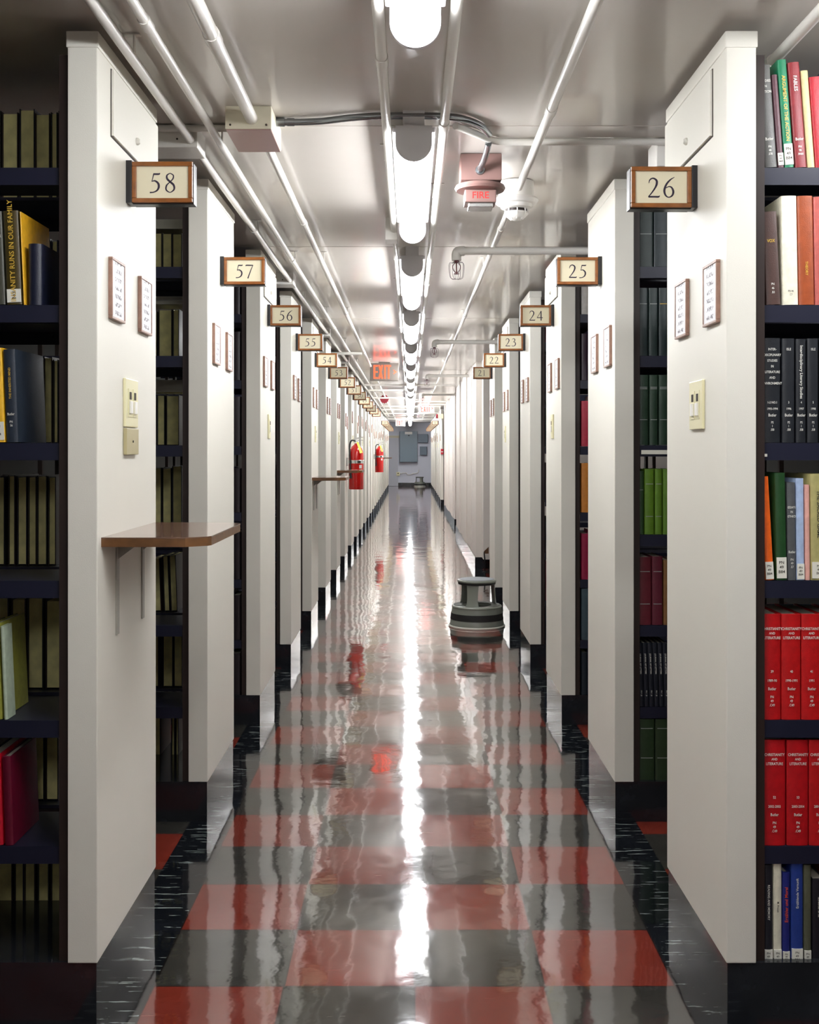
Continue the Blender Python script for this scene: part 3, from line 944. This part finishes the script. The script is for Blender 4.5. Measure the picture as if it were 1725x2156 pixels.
# ---- left, second stack (57): pages again, with white-edged books lying on top
Lb(0, [(383, 363), (362, 342), (341, 322), (320, 300)], .172, i=1)
Lb(1, [(377, 364), (362, 334), (331, 318)], .195, i=1, cols=[(40, 44, 60), (50, 40, 30), (40, 40, 30), (30, 30, 30)])
Lb(2, [(377, 350), (347, 331), (329, 315)], .180, i=1)
Lb(3, [(383, 363), (361, 342), (340, 322)], .222, i=1, cols=[(40, 44, 60), (40, 36, 34), (40, 40, 30), (30, 30, 30)])
Lb(4, [(374, 360), (358, 346), (340, 322)], .20, i=1, lean=-2)
Lb(5, [(384, 366), (364, 343), (334, 318)], .19, i=1)
Lb(6, [(376, 370), (368, 361), (338, 322)], .17, i=1)
for lev, hh, zt in ((0, .035, .19), (1, .014, .215), (1, .014, .230), (2, .044, .196)):
    u = px(384, zs(1) + .335)
    t = thing('book', 'white-edged book lying flat atop the %s row, stack fifty-seven%s' % (ROWW[lev], ', upper one' if zt == .230 else ''), 'book', (-u, zs(1) + .335, LEV[lev] + .002 + zt), 'books lying flat in stack fifty-seven')
    b = new_bm(); box(b, 0, -.17, 0, .15, 0, .002); box(b, 0, -.17, 0, .15, hh - .0025, hh - .0005); part('cover', b, M_label, t)
    b = new_bm(); box(b, -.001, -.168, .001, .148, .002, hh - .0025); part('page_block', b, M_pages_w, t)
for i in (2, 3):
    for lev in range(7):
        row_colors(-1, i, lev, [(34, 26, 30), (40, 34, 60)], .035)

# ------------------------------------------------------------------ pipes and conduit along the ceiling
def straps(b, x, z, r, ys):
    for y in ys:
        box(b, x - r - .012, x + r + .012, y - .008, y + .008, CEIL - .003, CEIL - .0005)
        box(b, x - r - .002, x - r + .001, y - .008, y + .008, z, CEIL - .003)
        box(b, x + r - .001, x + r + .002, y - .008, y + .008, z, CEIL - .003)
def long_pipe(x, h, r, y0, y1, label, m=M_pipe, step=2.9, off=.6, name='pipe'):
    t = thing(name, label, 'pipe', (x, y0, H + h))
    L_ = y1 - y0
    b = new_bm(); tube(b, [(0, 0, 0), (0, L_, 0)], r, 16); part('tube', b, m, t, smooth=True)
    b = new_bm(); tube(b, [(0, 0, 0), (0, .05, 0)], r + .0025, 16)
    me = mesh_of('coupling', b, m, True)
    y = off
    while y < L_ - .2:
        part('coupling', me, None, t, loc=(0, y, 0))
        y += step
    b = new_bm()
    u_, v_, g = r + .0025, r - .001, CEIL - H - h - .0005
    prism(b, [(-u_, 0), (-v_, 0), (-v_, g - .003), (v_, g - .003), (v_, 0), (u_, 0), (u_, g - .003), (u_ + .012, g - .003), (u_ + .012, g), (-u_ - .012, g), (-u_ - .012, g - .003), (-u_, g - .003)], 'y', -.007, .007)
    me = mesh_of('hanger', b, m)
    y = off + .9
    while y < L_ - .2:
        part('hanger', me, None, t, loc=(0, y, 0))
        y += step * .7
    return t
long_pipe(-.633, .893, .0125, 1.0, 30, 'white conduit nearest the left end panels along the ceiling')
long_pipe(-.552, .893, .011, 1.0, 30, 'white conduit second from the left end panels along the ceiling', off=1.3)
long_pipe(-.430, .900, .0165, 1.0, 3.02, 'thick white pipe at top left running into the square junction box', off=1.4)
long_pipe(-.418, .893, .0125, 3.25, 33, 'white conduit leaving the far side of the square junction box', off=1.1)
long_pipe(-.0635, .885, .0125, 1.0, 4.47, 'white conduit just left of the strip lamps, ending at small box', off=1.5)
long_pipe(-.0635, .893, .010, 4.56, 33, 'thin conduit continuing left of the strip lamps past the small box')
long_pipe(.0935, .885, .0125, 1.0, 33, 'white conduit just right of the strip lamps', off=2.0)
long_pipe(.372, .893, .0125, 1.0, 3.78, 'white conduit at upper right running to the smoke detector', off=1.9)
long_pipe(.368, .893, .011, 3.98, 33, 'white conduit continuing beyond the smoke detector', off=.5)
long_pipe(.835, .893, .013, 1.75, 3.0, 'white conduit above the books at the top right corner', off=.8)

def cross_pipe(x0, x1, y, h, r, label, m=M_pipe):
    t = thing('pipe', label, 'pipe', (x0, y, H + h))
    b = new_bm(); tube(b, [(0, 0, 0), (x1 - x0, 0, 0)], r, 16); part('tube', b, m, t, smooth=True)
    return t
cross_pipe(-1.9, -.503, 3.19, .9225, .0105, 'white conduit crossing left from the square junction box above panel fifty-eight')
# junction box
t = thing('junction_box', 'square cream junction box on the ceiling where the thick pipe ends', 'junction box', (-.442, 3.02, CEIL))
b = new_bm(); box(b, -.060, .066, 0, .23, -.063, 0, .003); part('box_body', b, mat('cream box paint', (218, 212, 190), rough=.4), t)
b = new_bm(); box(b, -.058, .064, .004, .226, -.0655, -.063); part('bottom_cover', b, mat('pinkish bottom cover', (160, 124, 122), rough=.3), t)
b = new_bm()
for x in (-.046, .052): lathe(b, [(0, 0), (.003, 0), (.003, -.002), (0, -.002)], (x, -.0, -.052), 8, 'y')
part('screws', b, M_gap, t)
# flexible galvanised conduit
def y_of(py, h): return F * h / (VY - py)
t = thing('conduit', 'shiny galvanised conduit waving across the ceiling between the junction box and strobe', 'conduit', (0, 0, H + .9225))
pts = [(-.374, 3.13, 0), (-.33, 3.13, 0), (-.25, 3.12, 0), (-.17, 3.09, 0), (-.10, 3.075, 0), (0, 3.07, 0), (.09, 3.075, 0), (.15, 3.10, 0), (.20, 3.16, 0), (.232, 3.25, 0)]
pts = [(p[0], p[1] if abs(p[0]) < .9 else p[1], p[2]) for p in pts]
b = new_bm(); tube(b, smooth_path(pts), .0095, 14); part('tube', b, M_galv, t, smooth=True)
b = new_bm(); tube(b, [(-.376, 3.13, 0), (-.352, 3.13, 0)], .0125, 14); tube(b, [(-.345, 3.13, 0), (-.325, 3.13, 0)], .0112, 14); part('connector', b, M_galv, t, smooth=True)
t = thing('pipe', 'white conduit crossing to the right end panels above sign twenty-six', 'pipe', (0, 0, H + .9225))
b = new_bm(); tube(b, smooth_path([(.13, 3.165, 0), (.19, 3.24, 0), (.245, 3.31, 0), (.30, 3.33, 0), (.5, 3.33, 0), (.9, 3.33, 0), (1.9, 3.33, 0)]), .0105, 14); part('tube', b, M_pipe, t, smooth=True)
# small box on the left lamp conduit
t = tag(part('junction_box', box(new_bm(), -.098, -.050, 4.47, 4.56, H + .845, CEIL - .001, .002), M_pipe), 'small white conduit box left of the second strip lamp', 'junction box')
# raceway boxes between the left stacks
k = 0
for y in (3.20, 5.85, 8.50, 11.15):
    t = thing('wiring_box', '%s flat white wiring box above the left stacks by the edge conduit' % ORD[k], 'junction box', (-.60, y, CEIL), 'flat wiring boxes above the left stacks')
    b = new_bm(); box(b, -.22, -.012, 0, .13, -.064, -.001, .003); part('box_body', b, M_pipe, t)
    b = new_bm()
    for x in (-.16, -.07): lathe(b, [(0, 0), (.003, 0), (.003, -.0015), (0, -.0015)], (x, 0, -.04), 8, 'y')
    part('screws', b, M_gap, t)
    k += 1
t = tag(part('wiring_box', box(new_bm(), .742, .86, 3.34, 3.46, H + .852, CEIL - .001, .003), M_pipe), 'small white wiring box at the ceiling just above sign twenty-six', 'junction box')

# ------------------------------------------------------------------ fire strobe, smoke detector, sprinklers
t = thing('fire_strobe', 'light-washed red ceiling fire alarm strobe lettered FIRE', 'fire alarm', (.222, 3.50, CEIL))
b = new_bm(); box(b, -.062, .068, 0, .11, -.085, -.001, .003); part('back_box', b, M_firepink, t)
b = new_bm(); lathe(b, [(0, -.086), (.060, -.086), (.078, -.092), (.081, -.100), (.076, -.108), (.05, -.112), (0, -.112)], (.003, .055, 0), 40); part('flange', b, M_firepink, t, smooth=True)
b = new_bm(); box(b, -.048, .052, .012, .098, -.152, -.112, .004); part('strobe_body', b, M_firepink, t)
b = new_bm(); add_text(b, 'FIRE', .030, .002, -.131, .0115); part('lettering', b, mat('red lettering', (200, 40, 36), rough=.5), t)
b = new_bm(); box(b, -.036, .042, .02, .09, -.166, -.152, .003); part('strobe_lens', b, M_chrome, t)
b = new_bm(); tube(b, smooth_path([(.012, -.20, -.025), (.012, -.15, -.028), (.008, -.09, -.04), (.0, -.03, -.052), (0, .0, -.054)]), .010, 12); part('feed_conduit', b, M_galv, t, smooth=True)
b = new_bm(); lathe(b, [(0, -.006), (.014, -.006), (.016, 0), (0, 0)], (0, 0, -.054), 16, 'y'); part('conduit_nut', b, M_galv, t, smooth=True)

t = thing('smoke_detector', 'white domed smoke detector on a round box beside the strobe', 'smoke detector', (.372, 3.88, CEIL))
b = new_bm(); lathe(b, [(0, -.002), (.062, -.002), (.062, -.058), (0, -.058)], seg=32); part('round_box', b, M_white, t, smooth=True)
b = new_bm(); lathe(b, [(0, -.058), (.072, -.058), (.078, -.066), (.070, -.078), (.056, -.080), (.054, -.092), (.044, -.096), (0, -.096)], seg=40); part('base_ring', b, M_white, t, smooth=True)
b = new_bm(); lathe(b, [(.036, -.096), (.036, -.108)], seg=32); part('smoke_slots', b, M_post, t)
b = new_bm(); lathe(b, [(0, -.106), (.040, -.106), (.041, -.112), (.032, -.124), (.014, -.134), (0, -.135)], seg=32)
part('dome', b, M_white, t, smooth=True)
b = new_bm()
for k in range(8):
    a = k * math.pi / 4
    box(b, -.0015, .0015, .034, .040, -.112, -.094)
    for v in b.verts[-8:] if False else []: pass
for k in range(8):
    a = k * math.pi / 4
    tube(b, [(.039 * math.cos(a), .039 * math.sin(a), -.094), (.041 * math.cos(a), .041 * math.sin(a), -.112), (.022 * math.cos(a), .022 * math.sin(a), -.131)], .002, 6)
part('ribs', b, M_white, t)

def sprinkler(x, y, label, h=.862, x_end=1.4):
    s_ = 1 if x_end > x else -1
    t = thing('sprinkler', label, 'sprinkler', (x, y, H + h), 'caged sprinklers on branch pipes')
    b = new_bm(); tube(b, [(s_ * .012, 0, 0), (x_end - x, 0, 0)], .0165, 18); part('branch_pipe', b, M_pipe, t, smooth=True)
    b = new_bm(); tube(b, smooth_path([(s_ * .034, 0, 0), (s_ * .008, 0, -.002), (0, 0, -.014), (0, 0, -.042)], 5), .0215, 18); part('elbow', b, M_pipe, t, smooth=True)
    b = new_bm(); lathe(b, [(0, -.042), (.011, -.042), (.013, -.050), (.006, -.054), (0, -.054)], seg=16)
    for q in (-1, 1):
        tube(b, smooth_path([(q * .008, 0, -.052), (q * .016, 0, -.066), (q * .013, 0, -.084), (0, 0, -.096)], 4), .002, 6)
    tube(b, [(0, 0, -.054), (0, 0, -.098)], .003, 8)
    lathe(b, [(0, -.098), (.012, -.098), (.012, -.101), (0, -.101)], seg=14)
    part('sprinkler_head', b, mat('dark bronze', (110, 66, 70), rough=.35, metal=.5), t, smooth=True)
    b = new_bm()
    for k in range(4):
        a = k * math.pi / 4 + .2
        c_, s2 = math.cos(a), math.sin(a)
        tube(b, smooth_path([(.012 * c_, .012 * s2, -.050), (.032 * c_, .032 * s2, -.054), (.033 * c_, .033 * s2, -.09), (.026 * c_, .026 * s2, -.118), (0, 0, -.122), (-.026 * c_, -.026 * s2, -.118), (-.033 * c_, -.033 * s2, -.09), (-.032 * c_, -.032 * s2, -.054), (-.012 * c_, -.012 * s2, -.050)], 3), .0011, 5)
    part('wire_cage', b, M_chrome if False else mat('grey wire', (150, 140, 145), rough=.4), t)
    return t
sprinkler(.203, 4.82, 'caged sprinkler hanging from the nearest branch pipe, before sign twenty-five')
sprinkler(.197, 8.90, 'caged sprinkler hanging from branch pipe beside sign twenty-three')
sprinkler(.20, 12.95, 'distant caged sprinkler on the right, third along the ceiling', x_end=.69)
sprinkler(.20, 17.4, 'distant caged sprinkler on the right, fourth along the ceiling', x_end=1.2)
sprinkler(.20, 21.1, 'distant caged sprinkler on the right, fifth along the ceiling', x_end=.73)
sprinkler(.20, 25.9, 'distant caged sprinkler on the right, farthest along the ceiling')
cross_pipe(-1.9, -.43, 9.95, .862, .013, 'white pipe crossing above sign fifty-three to the exit sign')
for k, (y, x0, x1) in enumerate(((14.9, -.62, .6), (16.2, -.6, -.1), (18.6, -.62, -.08), (20.0, .1, .66), (22.2, -.62, .62), (24.0, -.6, -.08), (26.6, -.62, .62), (29.0, -.62, .62), (31.5, -.62, .62))):
    cross_pipe(x0, x1, y, .868, .014, 'far white pipe crossing the ceiling, %s one beyond the exit sign' % ('first' if k == 0 else ORD[k]))

# ------------------------------------------------------------------ exit signs
def exit_sign(x, y, face, txt, label, arrow=1):
    t = thing('exit_sign', label, 'exit sign', (x, y, H + .735), 'red EXIT signs under the ceiling')
    b = new_bm(); box(b, -.152, .152, 0, .045, 0, .19, .004); part('housing', b, face, t)
    b = new_bm(); box(b, -.06, .06, .01, .035, .19, .199); part('canopy', b, face, t)
    b = new_bm()
    for ch, cx in (('E', -.092), ('X', -.038), ('I', .008), ('T', .048)):
        z0, z1, st = .022, .168, .017
        if ch == 'E':
            box(b, cx - .022, cx - .022 + st, -.002, 0, z0, z1)
            for zz in (z0, (z0 + z1 - st) / 2, z1 - st): box(b, cx - .006, cx + .022, -.002, 0, zz, zz + st)
        if ch == 'X':
            prism(b, [(cx - .026, z0), (cx - .008, z0), (cx + .026, z1), (cx + .008, z1)], 'y', -.002, -.0003)
            prism(b, [(cx + .026, z0), (cx + .008, z0), (cx - .026, z1), (cx - .008, z1)], 'y', -.0023, -.0006)
        if ch == 'I': box(b, cx - st / 2, cx + st / 2, -.002, 0, z0, z1)
        if ch == 'T':
            box(b, cx - st / 2, cx + st / 2, -.002, 0, z0, z1 - st); box(b, cx - .025, cx + .025, -.002, 0, z1 - st, z1)
    part('exit_letters', b, txt, t, label='lit red letters')
    b = new_bm(); prism(b, [(arrow * .10, .07), (arrow * .135, .095), (arrow * .10, .12), (arrow * .10, .105), (arrow * .115, .095), (arrow * .10, .085)], 'y', -.002, 0)
    part('arrow', b, txt, t)
    return t
exit_sign(-.272, 11.85, M_exitface, M_exitred, 'grey exit sign with glowing orange letters left of the lamps, the nearest')
M_exitred2 = mat('lit red exit letters far', (235, 60, 50), rough=.5, emit=(1, .07, .04), strength=.8)
exit_sign(.338, 22.3, M_exitwhite, M_exitred2, 'white exit sign with red letters right of the strip lamps')
exit_sign(-.29, 34.6, M_exitwhite, M_exitred2, 'smallest, farthest exit sign, close to the end wall')

# alarm bell hanging from the ceiling
t = thing('alarm_bell', 'dark red scalloped alarm horn under the ceiling left of the lamps', 'fire alarm', (-.43, 18.9, H + .86))
b = new_bm()
prof = [(0, -.02)]
n = 24
ring = [bm_ for bm_ in range(n)]
pts = [((.078 if k % 2 == 0 else .064) * math.cos(2 * math.pi * k / n), (.078 if k % 2 == 0 else .064) * math.sin(2 * math.pi * k / n)) for k in range(n)]
prism(b, pts, 'y', -.03, .0); part('horn', b, M_crimson, t)
b = new_bm(); box(b, -.05, .05, 0, .05, -.05, .05, .004); box(b, -.012, .012, .015, .035, .05, CEIL - H - .861); part('back_box', b, M_crimson, t)

# pull station with riser conduit, and small strobe
t = thing('pull_station', 'red fire alarm pull station on the far right panel, below a white conduit', 'fire alarm', (.725, zs(17) - .0, H - .10))
b = new_bm(); box(b, -.03, .03, -.035, -.001, 0, .12, .003); part('station_body', b, mat('fire red', (190, 24, 44), rough=.4), t)
b = new_bm(); box(b, -.02, .02, -.042, -.035, .045, .065, .002); part('pull_handle', b, M_white, t)
t = thing('conduit', 'white riser conduit above the far red pull station', 'conduit', (.725, zs(17) - .018, H + .022))
b = new_bm(); tube(b, smooth_path([(0, 0, 0), (0, 0, .4), (-.005, 0, .6), (-.02, 0, .75), (-.02, 0, .87)], 4), .0125, 12); part('tube', b, M_pipe, t, smooth=True)
t = thing('fire_strobe', 'small red and cream strobe on the far right near the ceiling', 'fire alarm', (.60, 23.5, H + .66))
b = new_bm(); box(b, 0, .11, 0, .05, 0, .10, .004); part('back_box', b, M_ivory, t)
b = new_bm(); box(b, -.045, -.001, .0, .05, .005, .095, .003); part('strobe_body', b, M_crimson, t)
b = new_bm(); tube(b, [(.04, .025, .1), (.04, .025, CEIL - H - .66 - .001)], .009, 8); part('stem', b, M_pipe, t)

# ------------------------------------------------------------------ fire extinguishers
def extinguisher(y, label):
    t = thing('fire_extinguisher', label, 'fire extinguisher', (-XL + .105, y, H - .425), 'red fire extinguishers hung on the left end panels')
    R_ = .080
    b = new_bm(); lathe(b, [(0, .012), (.055, .006), (.076, 0), (R_, .006), (R_, .37), (R_ * .95, .405), (R_ * .78, .44), (R_ * .5, .468), (.022, .482), (.019, .495), (0, .495)], seg=40); part('cylinder', b, M_red, t, smooth=True)
    b = new_bm(); lathe(b, [(0, .494), (.021, .494), (.021, .515), (.014, .525), (.014, .545), (0, .545)], seg=20); part('valve', b, M_chrome, t, smooth=True)
    b = new_bm(); prism(b, [(-.02, .53), (.07, .555), (.075, .567), (-.02, .552)], 'y', -.008, .008); prism(b, [(.0, .515), (.075, .525), (.075, .533), (.0, .527)], 'y', -.007, .007); part('handle', b, M_chrome, t)
    b = new_bm(); tube(b, smooth_path([(-.012, -.02, .52), (-.045, -.05, .525), (-.066, -.062, .48), (-.066, -.066, .40), (-.062, -.070, .30), (-.058, -.070, .20)], 5), .0085, 10); part('hose', b, M_rubber, t, smooth=True)
    b = new_bm(); tube(b, [(-.058, -.072, .205), (-.056, -.073, .12)], [.009, .015], 10); part('nozzle', b, M_rubber, t, smooth=True)
    b = new_bm(); lathe(b, [(R_ + .0006, .278), (R_ + .003, .280), (R_ + .003, .312), (R_ + .0006, .314)], seg=40)
    box(b, -.104, -R_ + .004, -.02, .02, .25, .34)
    part('strap', b, M_chrome, t, smooth=False)
    b = new_bm(); box(b, .02, .052, -R_ - .006, -R_ + .012, .283, .309, .002); part('strap_buckle', b, M_gap, t)
    b = new_bm()
    for q in range(5):
        pass
    vs = [(.005, -.030, .508), (.024, -.030, .508), (.072, -.062, .395), (.044, -.080, .387)]
    A = [b.verts.new(p) for p in vs]; B_ = [b.verts.new((p[0], p[1] + .0015, p[2])) for p in vs]
    b.faces.new(A); b.faces.new(B_[::-1])
    for q in range(4): b.faces.new((A[q], A[(q + 1) % 4], B_[(q + 1) % 4], B_[q]))
    part('inspection_tag', b, M_yellow, t, label='yellow inspection tag')
    b = new_bm(); box(b, .034, .062, -R_ * .82 - .006, -R_ * .82 + .004, .225, .262, .001); part('sticker', b, M_white, t)
    return t
extinguisher(zs(7) + .28, 'red fire extinguisher hung on left panel fifty-one, the nearer and larger one')
extinguisher(zs(14) + .1, 'red fire extinguisher farther down the left side, the smaller one')

# ------------------------------------------------------------------ step stools
def stool(x, y, rz, label):
    t = thing('step_stool', label, 'step stool', (x, y, 0), 'round rolling step stools', rz)
    b = new_bm(); lathe(b, [(.185, .000), (.199, .000), (.201, .008), (.196, .014), (.188, .014), (.185, .0)], seg=48); part('floor_ring', b, mat('pale stool edge', (200, 200, 188), rough=.4), t, smooth=True)
    b = new_bm(); lathe(b, [(.189, .0145), (.1935, .0145), (.187, .052), (.1830, .056)], seg=48); part('lower_shell', b, M_stool, t, smooth=True)
    b = new_bm(); lathe(b, [(.182, .054), (.1895, .055), (.1840, .098), (.178, .099)], seg=48); part('rubber_bumper', b, M_rubber, t, smooth=True)
    b = new_bm(); lathe(b, [(.1785, .098), (.1825, .098), (.176, .134), (.168, .136)], seg=48); part('upper_shell', b, M_stool, t, smooth=True)
    b = new_bm(); lathe(b, [(.105, .130), (.168, .130), (.177, .134), (.179, .143), (.174, .150), (.168, .152), (.105, .150), (.105, .130)], seg=48); part('lower_tread', b, M_stool, t, smooth=True)
    b = new_bm(); lathe(b, [(.110, .1515), (.166, .1525), (.166, .1545), (.110, .1535)], seg=48, a0=math.radians(-50), a1=math.radians(205)); part('tread_rubber', b, mat('grey tread rubber', (96, 98, 92), rough=.7), t)
    b = new_bm(); lathe(b, [(0, .312), (.128, .312), (.138, .316), (.1405, .324), (.137, .331), (.128, .333), (0, .333)], seg=48); part('seat_plate', b, M_stool, t, smooth=True)
    b = new_bm(); lathe(b, [(.120, .300), (.133, .300), (.134, .3115), (.120, .3115), (.120, .300)], seg=48); part('seat_skirt', b, M_rubber, t, smooth=True)
    b = new_bm(); lathe(b, [(0, .3335), (.122, .3335), (.125, .3355), (0, .336)], seg=48); part('seat_rubber', b, mat('blue grey seat rubber', (112, 118, 124), rough=.45, bump=.2, bscale=300), t, smooth=True)
    for k, (a0, a1) in enumerate(((-128, -86), (110, 148), (-8, 34))):
        b = new_bm()
        ra, rb = [], []
        for q in range(9):
            f = q / 8
            for zz, rr, tw in ((.311, .126, 1.0), (.25, .129, .86), (.19, .134, .78), (.150, .142, .9)):
                pass
        grid = []
        for zz, rr, tw in ((.313, .126, 1.0), (.29, .1275, .92), (.25, .130, .84), (.20, .134, .80), (.17, .138, .84), (.149, .143, 1.0)):
            mid = (a0 + a1) / 2; half = (a1 - a0) / 2 * tw
            row = []
            for q in range(9):
                a = math.radians(mid - half + 2 * half * q / 8)
                row.append(((rr) * math.cos(a), rr * math.sin(a), zz, (rr - .006) * math.cos(a), (rr - .006) * math.sin(a)))
            grid.append(row)
        O_v = [[b.verts.new((p[0], p[1], p[2])) for p in r] for r in grid]
        I_v = [[b.verts.new((p[3], p[4], p[2])) for p in r] for r in grid]
        nr, nc = len(grid), 9
        for r in range(nr - 1):
            for q in range(nc - 1):
                b.faces.new((O_v[r][q], O_v[r][q + 1], O_v[r + 1][q + 1], O_v[r + 1][q]))
                b.faces.new((I_v[r][q], I_v[r + 1][q], I_v[r + 1][q + 1], I_v[r][q + 1]))
            for q in (0, nc - 1):
                b.faces.new((O_v[r][q], O_v[r + 1][q], I_v[r + 1][q], I_v[r][q]))
        for r in (0, nr - 1):
            for q in range(nc - 1):
                b.faces.new((O_v[r][q], O_v[r][q + 1], I_v[r][q + 1], I_v[r][q]))
        part('leg', b, M_stool, t, smooth=True)
    return t
stool(.478, 7.92, 0, 'grey round step stool on the aisle floor beside panel twenty-two')
stool(.34, 37.9, .6, 'tiny distant step stool against the end wall')

# ------------------------------------------------------------------ dark foot and hook by the recess on the right
t = thing('door_stay', 'small black metal stay standing in the recess past panel twenty-one', 'door stay', (.765, 11.40, 0))
b = new_bm(); tube(b, smooth_path([(.0, 0, .003), (.005, 0, .02), (.008, 0, .1), (.0, 0, .18), (.002, 0, .21)], 5), .007, 8); part('stem', b, M_black, t, smooth=True)
b = new_bm(); prism(b, [(-.002, .19), (.045, .19), (.045, .26), (-.002, .215)], 'y', -.006, .006); part('hook', b, M_woodedge, t)
b = new_bm(); box(b, -.018, .02, -.015, .015, 0, .006, .001); part('foot', b, M_black, t)

# ------------------------------------------------------------------ end wall equipment
def ew(px0, px1, py0, py1, d, y=YE):
    z = y - d
    return ((px0 - VX) * z / F, (px1 - VX) * z / F, z, y, H + (VY - py1) * z / F, H + (VY - py0) * z / F)
def wallbox(name, label, cat, px0, px1, py0, py1, d, m, extra=None):
    x0, x1, y0, y1, z0, z1 = ew(px0, px1, py0, py1, d)
    t = thing(name, label, cat, (x0, y0, z0))
    b = new_bm(); box(b, 0, x1 - x0, .012, d - .0005, 0, z1 - z0, .004); part('enclosure', b, m, t)
    b = new_bm(); box(b, .008, x1 - x0 - .008, 0, .0118, .008, z1 - z0 - .008, .003); dr = part('door', b, m, t)
    return t, dr, x1 - x0, z1 - z0
t, dr, w_, h_ = wallbox('electrical_cabinet', 'large blue-grey electrical cabinet on the end wall', 'electrical cabinet', 842, 879, 908, 973, .16, M_bluegrey)
b = new_bm(); box(b, w_ * .29, w_ * .71, -.002, 0, h_ * .90, h_ * .985); part('nameplate', b, M_white, dr)
b = new_bm(); box(b, w_ * .47, w_ * .56, -.012, 0, h_ * .85, h_ * .875, .002); part('latch', b, M_gap, dr)
wallbox('electrical_box', 'upper small grey box right of the large panel', 'electrical box', 880.5, 901, 914, 932, .14, M_bluegrey2)
wallbox('electrical_box', 'lower small grey box right of the large panel', 'electrical box', 884, 899, 940, 958, .12, M_bluegrey2)
t, dr, w_, h_ = wallbox('outlet_box', 'small outlet box low on the end wall', 'outlet', 835, 842, 994, 1002, .05, M_ivory)
b = new_bm(); box(b, w_ * .35, w_ * .65, -.002, 0, h_ * .5, h_ * .8); part('socket', b, M_gap, dr)
t = thing('conduit', 'pale surface conduit low on the end wall, right of the outlet', 'conduit', (-.35, YE - .03, .43))
b = new_bm(); tube(b, smooth_path([(0, 0, 0), (.22, 0, .03), (.27, 0, -.03), (.40, 0, -.03), (.44, 0, 0), (.6, 0, .02), (.65, 0, .07), (.66, 0, .14)], 4), .013, 8); part('tube', b, M_pipe, t, smooth=True)
